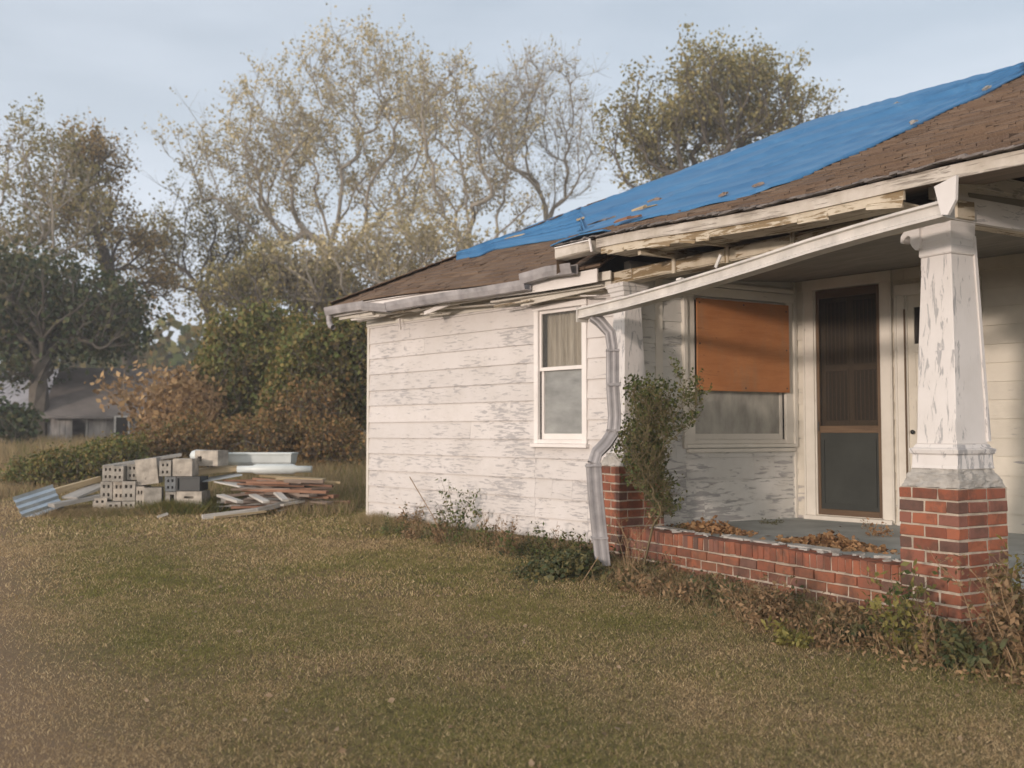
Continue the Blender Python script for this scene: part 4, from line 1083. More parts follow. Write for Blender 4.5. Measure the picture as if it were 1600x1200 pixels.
# ================================================================= LEAVES AND LITTER ON PORCH
def scatter_leaves(name, label, cpx, cpy, zf, rx, ry, n, size, m):
    d = ray(cpx, cpy); k = (zf - HC)/d.z; c = V(0, 0, HC) + d*k
    a = NR.normal(size=n)*rx*.5; b = NR.normal(size=n)*ry*.5
    P = np.stack([c.x + U2.x*a + V2.x*b, c.y + U2.y*a + V2.y*b, np.full(n, zf)], 1)
    P[:, 2] += .008 + np.abs(NR.normal(size=n))*.05*np.exp(-(a/rx)**2*2 - (b/ry)**2*2)
    o = npmesh(name, rand_leaves(P, size, .6, 1.5), 4, m); tag(o, label, 'leaves', kind='stuff')
M['dryleaf'] = leaf('dry_brown_leaf', [(.20, .10, .045), (.32, .18, .085), (.42, .26, .13), (.16, .08, .04)], .15)
scatter_leaves('leaf_litter', 'brown leaf litter heaped on the porch floor by the coping', 1300, 853, FZ, .50, .22, 1100, .042, 'dryleaf')
scatter_leaves('leaf_litter', 'dry leaf litter on the porch floor under the boarded window', 1110, 829, FZ, .50, .22, 800, .042, 'dryleaf')

# ================================================================= PLANTS
def grow(base, targets, r0, power=1.75, seg=.5, wig=.06, up=.6, r=None, trunk=None, rmin=.01):
    """connect targets to a growing skeleton; returns nodes, parents, radii"""
    r = r or RND; P_ = [np.array(base, float)]; par = [-1]
    if trunk:
        for q in trunk: P_.append(np.array(q, float)); par.append(len(P_)-2)
    tg = sorted([np.array(t, float) for t in targets], key=lambda t: np.linalg.norm(t - P_[-1])); ends = []
    for t in tg:
        A = np.array(P_); d = np.linalg.norm(A - t, axis=1)
        cost = d + up*np.maximum(0, A[:, 2] - t[2] + .55*d)*2.0
        if trunk: pass; cost[:max(1, len(trunk)//2)] += 1e3*0 + d[:max(1, len(trunk)//2)]*.5
        i = int(np.argmin(cost)); L = d[i]; n = max(1, int(L/seg)); a = P_[i]; last = i
        bend = np.array([r.gauss(0, 1), r.gauss(0, 1), r.gauss(0, .6) - .5])*L*wig
        for k in range(1, n+1):
            f = k/n; p = a + (t-a)*f + bend*math.sin(math.pi*f)*.6 + np.array([r.gauss(0, 1)]*3)*0
            if k < n: p = p + np.array([r.gauss(0, 1), r.gauss(0, 1), r.gauss(0, 1)])*seg*.045
            P_.append(p); par.append(last); last = len(P_)-1
        ends.append(last)
    for _ in range(4):
        Q = [p.copy() for p in P_]; ch = {}
        for i_, p_ in enumerate(par):
            if p_ >= 0: ch.setdefault(p_, []).append(i_)
        fixed = set(ends)
        for i_ in range(1, len(P_)):
            if i_ in ch and i_ not in fixed: P_[i_] = .4*Q[i_] + .3*Q[par[i_]] + .3*sum(Q[c_] for c_ in ch[i_])/len(ch[i_])
            elif i_ in ch: P_[i_] = .7*Q[i_] + .15*Q[par[i_]] + .15*sum(Q[c_] for c_ in ch[i_])/len(ch[i_])
    m = len(P_); load = np.zeros(m); kids = [0]*m
    for p in par[1:]: kids[p] += 1
    for i in range(m): 
        if kids[i] == 0: load[i] = 1
    for i in range(m-1, 0, -1): load[par[i]] += load[i]
    rad = np.maximum(rmin, r0*(load/load[0])**(1/power))
    return P_, par, rad, ends
def skel_mesh(mb, P_, par, rad, n=6):
    kids = {}
    for i, p in enumerate(par):
        if p >= 0: kids.setdefault(p, []).append(i)
    starts = [(0, None)]
    while starts:
        i, pr = starts.pop(); chain = [i] if pr is None else [pr, i]; rr = [rad[i]] if pr is None else [min(rad[pr], rad[i]*1.15), rad[i]]
        while i in kids:
            ks = sorted(kids[i], key=lambda q: -rad[q])
            for q in ks[1:]: starts.append((q, i))
            i = ks[0]; chain.append(i); rr.append(rad[i])
        if len(chain) > 1: mb.tube([P_[c] for c in chain], rr, n if rr[0] > .03 else 4, False)
def lobes_points(lobes, d, n, r, dk=.8, shell=.45):
    tot = sum(l[2]*l[3]*(l[4] if len(l) > 4 else 1) for l in lobes); out = []
    for l in lobes:
        cx, cy, rx, ry = l[:4]; k = max(2, int(n*rx*ry*(l[4] if len(l) > 4 else 1)/tot))
        c = at(cx, cy, d); s = d/F
        for _ in range(k):
            while True:
                a, b, e = r.uniform(-1, 1), r.uniform(-1, 1), r.uniform(-1, 1); q = a*a+b*b+e*e
                if q < 1: break
            m = max(shell, q**.5)/max(q**.5, .05); m = m if r.random() < .6 else 1
            m = min(m, 2.5); m = min(m, 1/max(q**.5, .05)); m *= r.uniform(1, 1.28) if r.random() < .22 else 1; out.append(V(c.x + a*m*rx*s, c.y + b*m*rx*s*dk, c.z + e*m*ry*s))
    return out
def tree(name, label, cat, basepx, d, lobes, nt, r0, lm, leafn, lsize, spread, bark='bark', trunk=None, twigs=3, twl=.8, group=None, seg=.6, wig=.06, seed=1, dk=.8, shell=.45, rmin=.009, parts=('trunk', 'crown'), base=None, flat=.0, up=.6, aspect=1.5):
    r = random.Random(seed)
    if base is None:
        x = (basepx - 800)/F*d; base = V(x, d, float(gz(x, d)) - .1)
    root = empty(name, base, label, cat, group)
    T = lobes_points(lobes, d, nt, r, dk, shell)
    gmin = float(gz(base.x, base.y)) + .1
    T = [V(t.x, t.y, max(t.z, gmin)) for t in T]
    tr = [at(px, py, d) for px, py in trunk] if trunk else None
    if tr: tr = [base.lerp(tr[0], .5)] + tr
    P_, par, rad, ends = grow(base, T, r0, seg=seg, wig=wig, r=r, trunk=tr, rmin=rmin, up=up)
    mb = MB(); skel_mesh(mb, P_, par, rad)
    A = np.array(P_); en = A[ends]; tw = []
    for e in ends:
        p = A[e]; dirp = p - A[par[e]]; dirp /= np.linalg.norm(dirp) + 1e-9
        for _ in range(twigs):
            v = dirp*.6 + np.array([r.gauss(0, .7), r.gauss(0, .7), r.gauss(.35, .5)]); v *= twl*r.uniform(.5, 1.2)/(np.linalg.norm(v)+1e-9)
            m = p + v*.5 + np.array([0, 0, -.03]); q = p + v; mb.tube([p, m, q], [rmin, rmin*.7, rmin*.35], 3, False); tw.append((p, q))
    mb.build(parts[0], bark, root)
    if leafn:
        if tw:
            tp = np.array([t[0] for t in tw]); tq = np.array([t[1] for t in tw]); n = len(ends)*leafn
            i = NR.integers(0, len(tw), n)
            # clumps: some twigs carry many leaves, some few
            wgt = NR.random(len(tw))**3.5 + .015; i = NR.choice(len(tw), n, p=wgt/wgt.sum())
            f = NR.random((n, 1))**.6; c = tp[i]*(1-f) + tq[i]*f*1.05 + NR.normal(size=(n, 3))*spread
        else:
            n = len(ends)*leafn; i = NR.integers(0, len(ends), n); c = en[i] + NR.normal(size=(n, 3))*spread
        c[:, 2] = np.maximum(c[:, 2], gz(c[:, 0], c[:, 1]) + .02)
        npmesh(parts[1], rand_leaves(c, lsize, flat, aspect), 4, lm, root)
    return root
M['l_tan'] = leaf('tan_autumn_leaf', [(0.334, 0.279, 0.147), (0.501, 0.417, 0.238), (0.597, 0.514, 0.321), (0.279, 0.251, 0.119)], .3)
M['l_olive'] = leaf('olive_leaf', [(0.187, 0.178, 0.072), (0.289, 0.256, 0.104), (0.408, 0.326, 0.144), (0.136, 0.139, 0.056)], .3)
M['l_dark'] = leaf('dark_green_leaf', [(0.039, 0.058, 0.026), (0.062, 0.086, 0.036), (0.091, 0.101, 0.043), (0.130, 0.107, 0.046)], .2)
M['l_gold'] = leaf('golden_leaf', [(0.338, 0.230, 0.083), (0.425, 0.287, 0.110), (0.250, 0.190, 0.072), (0.200, 0.161, 0.055)], .3)
M['l_bush'] = leaf('green_brown_bush_leaf', [(0.075, 0.104, 0.031), (0.127, 0.146, 0.042), (0.187, 0.176, 0.053), (0.239, 0.162, 0.059), (0.105, 0.116, 0.039)], .22)
M['l_rust'] = leaf('rusty_bush_leaf', [(0.221, 0.124, 0.052), (0.286, 0.176, 0.072), (0.156, 0.111, 0.046), (0.130, 0.124, 0.046)], .25)
M['l_dry'] = leaf('big_dry_leaf', [(0.378, 0.242, 0.116), (0.473, 0.326, 0.168), (0.294, 0.179, 0.084), (0.252, 0.168, 0.079)], .3)
M['l_weed'] = leaf('weed_leaf', [(0.048, 0.065, 0.029), (0.076, 0.091, 0.039), (0.117, 0.112, 0.044), (0.177, 0.147, 0.058), (0.061, 0.070, 0.039)], .25)
M['l_yel'] = leaf('yellow_green_leaf', [(.20, .18, .05), (.28, .24, .07), (.13, .14, .045)], .3)
M['l_climb'] = leaf('climber_leaf', [(0.042, 0.068, 0.020), (0.085, 0.115, 0.034), (0.136, 0.159, 0.052), (0.161, 0.143, 0.050), (0.064, 0.082, 0.028)], .25)
M['l_dead'] = leaf('dead_leaf', [(0.221, 0.137, 0.072), (0.325, 0.215, 0.117), (0.156, 0.098, 0.052), (0.130, 0.111, 0.052)], .2)

G = 'trees standing behind the house and yard'
tree('tree', 'dark green tree with thick trunk at the left edge beside the barn', 'tree', 62, 38, [(40, 480, 85, 70, 1.6), (150, 500, 75, 48, 1.4), (35, 560, 55, 45, 1.0), (175, 535, 50, 28, .8)], 290, .36, 'l_dark', 56, .14, .36, trunk=[(60, 640), (62, 590), (66, 540), (64, 500)], twigs=3, twl=.9, seed=3, group=G)
tree('tree', 'tall sparse olive tree rising above the dark left tree', 'tree', 55, 44, [(50, 250, 62, 60), (25, 350, 60, 70), (115, 330, 55, 70), (60, 420, 70, 50)], 220, .22, 'l_olive', 32, .115, .19, trunk=[(58, 500), (55, 440), (50, 380)], bark='barkl', twigs=4, twl=1.1, seed=5, group=G)
tree('tree', 'golden topped tree with leaning pale trunk right of the left tree', 'tree', 215, 48, [(140, 255, 48, 55, 1.7), (150, 340, 55, 60), (205, 400, 60, 60, .8), (230, 470, 50, 45, .7), (100, 330, 40, 40)], 250, .36, 'l_gold', 40, .115, .2, trunk=[(208, 620), (198, 540), (180, 470), (165, 410), (148, 350)], bark='bark', twigs=4, twl=1.1, seed=8, group=G)
tree('tree', 'slender grey green tree between golden tree and the tall tan tree', 'tree', 345, 56, [(250, 400, 55, 60), (310, 390, 60, 80), (360, 440, 60, 60), (270, 320, 50, 50, .4), (400, 380, 50, 60), (340, 480, 50, 30, .4)], 260, .28, 'l_olive', 28, .13, .24, trunk=[(345, 600), (335, 520), (318, 460), (305, 420)], twigs=4, twl=1.2, seed=12, group=G)
tree('tree', 'tallest tan leaved tree with forked pale limbs behind the yard', 'tree', 505, 52, [(560, 120, 85, 80), (430, 200, 80, 90), (640, 190, 60, 90), (360, 280, 60, 80, .8), (520, 250, 110, 80, .8), (600, 310, 70, 60, .5), (290, 230, 50, 80, .3), (440, 340, 80, 60, .7)], 620, .36, 'l_tan', 32, .115, .17, trunk=[(508, 560), (512, 470), (516, 400), (520, 350)], bark='barkl', twigs=4, twl=1.2, seed=21, group=G, wig=.08)
tree('tree', 'half bare tree with long forking limbs above the left roof slope', 'tree', 745, 46, [(690, 170, 70, 80, .8), (770, 230, 60, 80, .8), (700, 300, 70, 60, .7), (640, 350, 60, 40, .5), (800, 330, 60, 50, .5)], 300, .25, 'l_tan', 20, .11, .15, trunk=[(745, 560), (742, 470), (735, 410), (726, 370)], bark='barkl', twigs=5, twl=1.1, seed=25, group=G, wig=.07)
tree('tree', 'mostly bare thin tree behind the roof left of the olive oak', 'tree', 850, 50, [(850, 170, 80, 90, 1), (900, 250, 45, 60, .8), (790, 200, 60, 80), (860, 290, 60, 40, .6)], 300, .19, 'l_tan', 10, .10, .14, trunk=[(850, 540), (850, 450), (848, 380), (850, 330)], bark='barkl', twigs=6, twl=1.3, seed=31, group=G, rmin=.010, wig=.06)
tree('tree', 'olive brown oak crown rising behind the tarp covered roof', 'tree', 1110, 42, [(1130, 150, 90, 75, 1.7), (1040, 190, 70, 80, 1.0), (1200, 160, 60, 70, 1.0), (975, 210, 45, 55, .5), (1270, 190, 40, 55, .55), (1090, 230, 90, 60, 1.0), (1000, 280, 60, 40, .5), (1180, 230, 90, 40, 1)], 420, .38, 'l_olive', 52, .11, .22, trunk=[(1110, 520), (1108, 420), (1105, 330), (1105, 280)], twigs=4, twl=.9, seed=41, group=G)
tree('tree', 'low tan tree just above the left end of the house eave', 'tree', 600, 40, [(610, 410, 70, 55, 1.2), (690, 390, 60, 40), (540, 430, 60, 50), (480, 440, 60, 50, 1)], 230, .24, 'l_tan', 40, .11, .22, trunk=[(600, 560), (602, 490)], twigs=4, twl=.9, seed=44, group=G, bark='barkl')
tree('tree', 'grey green mid height tree left of the big bushes', 'tree', 420, 40, [(430, 450, 70, 50, 1.1), (370, 470, 60, 50, .8), (500, 470, 60, 45, 1)], 240, .24, 'l_olive', 40, .11, .22, trunk=[(420, 590), (425, 520)], twigs=4, twl=.9, seed=47, group=G)
GB = 'bushes at the edge of the yard'
tree('bush', 'tall green bush nearest the house corner', 'bush', 530, 25, [(520, 590, 75, 80, 1.4), (480, 640, 60, 55), (560, 560, 50, 60)], 420, .09, 'l_bush', 150, .085, .20, twigs=3, twl=.35, seed=51, group=GB, seg=.4, rmin=.006, parts=('stem', 'foliage'), shell=.6)
tree('bush', 'broad green bush in the middle of the hedge with pale flecks', 'bush', 390, 28, [(410, 575, 75, 70, 1.4), (365, 625, 50, 55), (440, 620, 60, 60)], 420, .10, 'l_bush', 150, .09, .22, twigs=3, twl=.4, seed=52, group=GB, seg=.4, rmin=.006, parts=('stem', 'foliage'), shell=.6)
tree('bush', 'rusty orange brown bush between the green bush and the house', 'bush', 490, 23.5, [(490, 645, 38, 36, 1.2), (505, 675, 40, 26), (440, 675, 35, 25)], 150, .05, 'l_rust', 52, .07, .18, twigs=3, twl=.35, seed=53, group=GB, seg=.35, rmin=.005, parts=('stem', 'foliage'))
tree('bush', 'golden shrub with large dry leaves in front of the barn', 'shrub', 270, 27, [(262, 640, 55, 50, 1), (175, 620, 40, 30, .22), (310, 650, 45, 50, 1), (275, 688, 65, 22, .8)], 230, .04, 'l_dry', 15, .12, .20, twigs=3, twl=.5, seed=54, group=GB, seg=.4, rmin=.008, parts=('stem', 'foliage'), bark='stem')
tree('bush', 'low dark bush under the trees at the far left', 'bush', 20, 33, [(10, 672, 35, 18), (-40, 660, 40, 30)], 70, .05, 'l_dark', 60, .15, .2, twigs=2, twl=.3, seed=55, group=GB, seg=.4, rmin=.006, parts=('stem', 'foliage'))
tree('bush', 'rounded green shrub left behind the block stack', 'shrub', 130, 19.5, [(120, 738, 70, 22, 1.4), (190, 722, 45, 22), (45, 752, 35, 14, .6), (150, 755, 50, 15)], 300, .03, 'l_bush', 80, .05, .10, twigs=2, twl=.2, seed=56, group=GB, seg=.25, rmin=.004, parts=('stem', 'foliage'))
tree('bush', 'brown and green thicket directly behind the debris heap', 'bush', 330, 22, [(330, 690, 70, 22, 1), (250, 700, 60, 18, 1), (430, 690, 60, 25, 1), (520, 700, 50, 30, 1)], 240, .03, 'l_rust', 50, .06, .14, twigs=2, twl=.25, seed=57, group=GB, seg=.3, rmin=.004, parts=('stem', 'foliage'))
# far wood closing the horizon
def farwood():
    r = random.Random(5); P_ = []
    for _ in range(46000):
        x = r.uniform(-95, 110); y = r.uniform(85, 120); h = 7 + 2.5*math.sin(x*.13) + 1.5*math.sin(x*.41+1)
        z = gz(x, y) + h*r.random()**.7; P_.append((x, y, z))
    o = npmesh('far_wood', rand_leaves(np.array(P_), .8, 0, 1.3), 4, 'l_bush'); tag(o, 'hazy low line of far off woodland', 'woodland', kind='stuff')
farwood()

# tall dry grass bands
def tallgrass(name, label, regions):
    P_ = []
    for (x0, x1, y0, y1, n, h, w) in regions:
        x = NR.uniform(x0, x1, n); y = NR.uniform(y0, y1, n); k = ~inside_house(x, y); x, y = x[k], y[k]
        P_.append(blades(x, y, h, w, .5))
    o = npmesh(name, np.concatenate(P_), 3, 'tallgrass'); tag(o, label, 'grass', kind='stuff')
tallgrass('tall_grass', 'tall dry brown grass beyond the mown lawn', [(-22, 3, 24, 40, 40000, .50, .03), (-14, -9.3, 17.5, 26, 9000, .20, .02), (-5.0, -1.2, 17.5, 25, 9000, .42, .016), (-3.6, -2.5, 15.2, 19, 2600, .22, .010), (-12, -3, 17.6, 24, 14000, .24, .016)])
o = None
# straw heap in front of the blocks
def clump(name, label, pxs, n, h, w, m='tallgrass', lay=1.2, s=.25):
    P_ = []
    for (px, py) in pxs:
        c = gp(px, py); x = c.x + NR.normal(size=n)*s; y = c.y + NR.normal(size=n)*s*.7; P_.append(blades(x, y, h, w, lay))
    o = npmesh(name, np.concatenate(P_), 3, m); tag(o, label, 'grass', kind='stuff')
clump('straw', 'pale dry straw lying in front of the concrete blocks', [(130, 800), (160, 803), (110, 806), (185, 800), (215, 803)], 1300, .13, .008, lay=1.6, s=.28)
clump('weeds', 'green weeds growing at the foot of the debris heap', [(250, 801), (275, 800), (300, 798), (290, 802), (340, 797), (390, 793), (365, 795)], 900, .19, .016, 'l_bush', .9, .22)

# ---- climbing shrub on left pier
tree('climbing_shrub', 'straggly climbing shrub growing up the left brick pier and column', 'shrub', 0, 10.0,
     [(1010, 628, 28, 34, 1.3), (1030, 665, 34, 34, 1.2), (998, 692, 34, 28, 1.0), (1012, 735, 34, 40, 1.4), (1030, 780, 26, 40, 1.4), (1010, 700, 20, 70, .8), (1065, 640, 34, 40, .5), (1070, 585, 22, 32, .22), (965, 712, 22, 14, .3)],
     330, .012, 'l_climb', 22, .026, .030, bark='stemg', twigs=4, twl=.13, seed=61, seg=.12, wig=.1, dk=.6, rmin=.0022, parts=('stem', 'foliage'), base=gp(1000, 905), up=.3, shell=.3)

# ---- weeds along the walls
def weed(label, cat, base, h, ns, m, nleaf, ls, stem='stem', spread=.12, group='weeds against the house', seed=0, lean=(0, 0), name='weed', droop=.0, leafstart=.15):
    r = random.Random(seed); root = empty(name, base, label, cat, group); mb = MB(); cs = []
    for _ in range(ns):
        a = r.uniform(0, 2*math.pi); hh = h*r.uniform(.5, 1.1); o = V(math.cos(a), math.sin(a), 0)*r.uniform(.1, 1)*spread
        p0 = Vector(base) + o*.5 - Z*.03; bend = V(r.gauss(0, .22) + lean[0], r.gauss(0, .22) + lean[1], 0)*hh
        pts = []
        for k in range(7):
            f = k/6; pts.append(p0 + o*f + bend*f*f + Z*hh*(f - droop*f*f) + V(r.gauss(0, .012), r.gauss(0, .012), 0)*hh*2)
        mb.tube(pts, [.0042*(1-.75*k/6)*(h/.6)**.4 for k in range(7)], 4, False)
        for _ in range(3):
            k = r.randint(2, 5); q = pts[k]; e = q + V(r.gauss(0, .1), r.gauss(0, .1), r.uniform(.0, .14))*hh*1.1; mb.tube([q, q.lerp(e, .5)+Z*.01, e], [.002, .0016, .001], 3, False)
            for _ in range(nleaf//6): cs.append(e.lerp(q, r.random()*.7) + V(r.gauss(0, .02), r.gauss(0, .02), r.gauss(0, .02)))
        for _ in range(nleaf//2):
            f = r.uniform(leafstart, 1); k = min(5, int(f*6)); q = pts[k].lerp(pts[k+1], f*6-k); cs.append(q + V(r.gauss(0, .03), r.gauss(0, .03), r.gauss(0, .02)))
    mb.build('stem', stem, root)
    if cs: npmesh('foliage', rand_leaves(np.array([tuple(c) for c in cs]), ls*.56, 0, 2.1), 4, m, root)
W_ = [
 (690, 838, .62, 7, 'l_climb', 16, .04, 'leafy weed against the white wall, left of the thin dry stalks', 'stemg'),
 (715, 845, .78, 9, 'l_climb', 22, .045, 'tallest leafy sapling weed against the middle of the white wall', 'stemg'),
 (650, 832, .50, 5, 'l_dead', 10, .03, 'thin brown weed nearest the far corner of the white wall', 'stem'),
 (760, 850, .50, 8, 'l_dead', 8, .022, 'bare dry stalks against the white wall under the window', 'stem'),
 (790, 855, .44, 8, 'l_dead', 8, .022, 'short dry stalks right below the white wall window', 'stem'),
 (865, 868, .42, 6, 'l_dead', 10, .025, 'dry stalks left of the green ivy patch', 'stem'),
 (985, 905, .75, 9, 'l_dead', 8, .03, 'crossed tan dead stems leaning on the left brick pier', 'stem'),
 (1050, 915, .45, 8, 'l_dead', 14, .035, 'brown weed below the left end of the low brick wall', 'stem'),
 (1175, 975, .66, 22, 'l_dead', 22, .035, 'dense tangle of dead brown vines against the low brick wall', 'stem'),
 (1205, 985, .58, 16, 'l_dead', 18, .035, 'dead vines right beside the dense brown tangle on the low wall', 'stem'),
 (1120, 950, .36, 9, 'l_weed', 18, .04, 'low green weed left of the dead vine tangle', 'stemg'),
 (1235, 1010, .32, 9, 'l_yel', 22, .04, 'yellow green weed right of the dead vine tangle', 'stemg'),
 (1300, 1010, .34, 9, 'l_dead', 14, .035, 'small brown weed below the middle of the low brick wall', 'stem'),
 (1395, 1010, .80, 6, 'l_climb', 22, .045, 'tall leafy stem where the low wall meets the near pier', 'stemg'),
 (1425, 1025, .62, 9, 'l_yel', 20, .05, 'yellowish leafy weed in front of the near brick pier', 'stemg'),
 (1455, 1035, .50, 10, 'l_dead', 10, .035, 'dry stalks at the left face of the near brick pier', 'stem'),
 (1510, 1050, .32, 9, 'l_weed', 26, .05, 'green weed at the bottom corner of the near pier', 'stemg'),
 (1575, 1040, .85, 24, 'l_dead', 26, .045, 'tall thicket of dead brown vines right of the near pier', 'stem'),
 (1612, 1060, .80, 20, 'l_dead', 26, .045, 'dead vine thicket at the right edge of the photo', 'stem'),
 (1590, 1000, .75, 9, 'l_yel', 26, .05, 'yellow green leafy vine behind the right hand thicket', 'stemg'),
]
for i, (px, py, h, ns, m, nl, ls, lb, st) in enumerate(W_):
    weed(lb, 'weed', gp(px, py), h*(.72 if 1040 < px < 1400 else 1), ns, m, int(nl*1.5), ls, st, seed=100+i, spread=.14 if ns < 15 else .24, droop=.15 if ns > 12 else 0)
for i in range(44):
    px = RND.uniform(600, 935); d = ray(px, 700); f_ = (px-600)/330; b_ = gp(px, 822 + f_*58 + RND.uniform(-4, 14)); k_ = RND.random()
    hh_ = RND.uniform(.16, .42); wh_ = 'by the far corner' if px < 680 else 'at the middle' if px < 770 else 'left of the window' if px < 850 else 'by the downspout'
    weed(('tall ' if hh_ > .3 else 'low ') + ('dry' if k_ < .6 else 'leafy') + ' weed ' + wh_ + ' along the white wall foot', 'weed', b_, hh_, RND.randint(3, 7), 'l_dead' if k_ < .6 else 'l_climb', RND.randint(8, 20), .04, 'stem' if k_ < .7 else 'stemg', seed=300+i, spread=.12)
for i in range(22):
    px = RND.uniform(975, 1600); b_ = gp(px, 905 + (px-975)*.235 + RND.uniform(-6, 16)); k_ = RND.random()
    hh_ = RND.uniform(.12, .28); wh_ = 'beside the left pier' if px < 1080 else 'before the left half of the low wall' if px < 1200 else 'before the right half of the low wall' if px < 1390 else 'before the near pier' if px < 1500 else 'right of the near pier'
    weed(('tall ' if hh_ > .2 else 'low ') + ('dry brown' if k_ < .6 else 'green') + ' weed ' + wh_, 'weed', b_, hh_, RND.randint(6, 12), 'l_dead' if k_ < .6 else 'l_weed', RND.randint(14, 26), .045, 'stem' if k_ < .7 else 'stemg', seed=400+i, spread=.18, droop=.1)
# long bare canes
for (a, b, d, lb) in (((1540, 1000), (1578, 905), 6.6, 'long bare tan cane leaning at the near pier base'), ((985, 880), (1040, 960), 9.3, 'broken tan cane bent over beside the left pier'), ((890, 940), (935, 870), 9.6, 'thin pale cane leaning against the downspout foot'), ((640, 745), (705, 870), 12.3, 'thin reddish twig rising against the white wall')):
    p, q = at(a[0], a[1], d), at(b[0], b[1], d+.25); 
    mb = MB(); mb.tube([p, p.lerp(q, .5) + V(.02, 0, .03), q], [.006, .005, .004], 5); o = mb.build('cane', 'stem', None); tag(o, lb, 'cane', 'bare canes by the house')
# green ground cover along foundation
def cover():
    cs = []; r = random.Random(9)
    def strip(A, B, n, wid, hh):
        for _ in range(n):
            f = r.random(); p = A.lerp(B, f); w = abs(r.gauss(0, 1))*wid; o = (V(-.8, -.6, 0))*w*r.choice((1, 1, 1, .2))
            cl = .5 + .5*math.sin(f*23)*math.sin(f*51+1)
            if r.random() > .35 + .65*cl: continue
            x, y = p.x+o.x + r.gauss(0, .05), p.y+o.y + r.gauss(0, .05); cs.append((x, y, float(gz(x, y)) + .01 + r.random()**1.5*hh*math.exp(-w*2.2)*(.4+cl)))
    strip(uv(3.9, -.25), uv2(-.3, -.1), 5200, .26, .16)
    strip(uv(.8, -.1), uv(4.2, -.1), 4200, .22, .10)
    strip(uv2(-.1, .0), uv2(4.2, -.06), 15000, .24, .15)
    strip(uv2(3.3, -.16), uv2(5.4, -.05), 10000, .28, .16)
    strip(NP + V2*.3, NP + V2*2.2, 4500, .3, .3)
    c = np.array(cs); n = len(c)//2
    o = npmesh('ground_cover', rand_leaves(c[:n], .024, .2, 1.5), 4, 'l_weed'); tag(o, 'dark green ivy and ground cover along the house foot', 'ground cover', kind='stuff')
    o = npmesh('undergrowth', rand_leaves(c[n:] + NR.normal(size=(len(c)-n, 3))*[.04, .04, .0], .020, .2, 2.2), 4, 'l_dead'); tag(o, 'brown dead undergrowth mixed in along the foundation', 'undergrowth', kind='stuff')
    ps = []
    for (A, B, n, wid) in ((uv(.2, -.06), uv(5.2, -.06), 9000, .22), (uv2(-.4, -.04), uv2(4.9, -.04), 9500, .26)):
        f = NR.random(n); x = A.x+(B.x-A.x)*f; y = A.y+(B.y-A.y)*f; w = np.abs(NR.normal(size=n))*wid; x = x - .8*w; y = y - .6*w; ps.append(blades(x, y, .15, .006, .8))
    o = npmesh('dry_grass_tufts', np.concatenate(ps), 3, 'tallgrass'); tag(o, 'uncut dry grass tufts fringing the house foundation', 'grass', kind='stuff')
cover()
def patch(name, label, px, py, n, rx, ry, hh, ls, m):
    c = gp(px, py); a = NR.normal(size=(n, 2))*[rx, ry]; x, y = c.x+a[:, 0], c.y+a[:, 1]
    z = gz(x, y) + NR.random(n)*hh*np.exp(-(a[:, 0]/rx)**2*.5)
    o = npmesh(name, rand_leaves(np.stack([x, y, z], 1), ls, .2, 1.3), 4, m); tag(o, label, 'ground cover', kind='stuff')
patch('ivy', 'dense dark green ivy mound left of the downspout foot', 895, 895, 3200, .26, .20, .22, .045, 'l_weed')
# porch floor weeds
for px, py, lb in ((1205, 818, 'small green weed growing at the porch wall corner'), (1060, 828, 'small green weed at the left end of the porch floor')):
    d = ray(px, py); p = V(0, 0, HC)+d*((FZ-HC)/d.z); weed(lb, 'weed', p, .07, 16, 'l_weed', 14, .02, 'stemg', .14, 'weeds on the porch', seed=px, name='weed')
d = ray(1378, 838); p = V(0, 0, HC)+d*((FZ-HC)/d.z); weed('rusty orange dried weed standing at the screen door corner', 'weed', p, .22, 9, 'dryleaf', 18, .03, 'stem', .14, 'weeds on the porch', seed=77)

# fallen leaves on lawn
M['dead_s'] = leaf('pale_dead_leaf', [(.20, .14, .085), (.27, .20, .13), (.15, .10, .06)], .1)
def lawnleaves():
    n = 420; x = NR.uniform(-6, 5, n); y = NR.uniform(3.6, 13, n); k = ~inside_house(x, y); x, y = x[k], y[k]
    o = npmesh('fallen_leaves', rand_leaves(np.stack([x, y, gz(x, y)+.015], 1), .026, .8, 1.5), 4, 'dead_s'); tag(o, 'scattered fallen leaves on the lawn', 'leaves', kind='stuff')
lawnleaves()

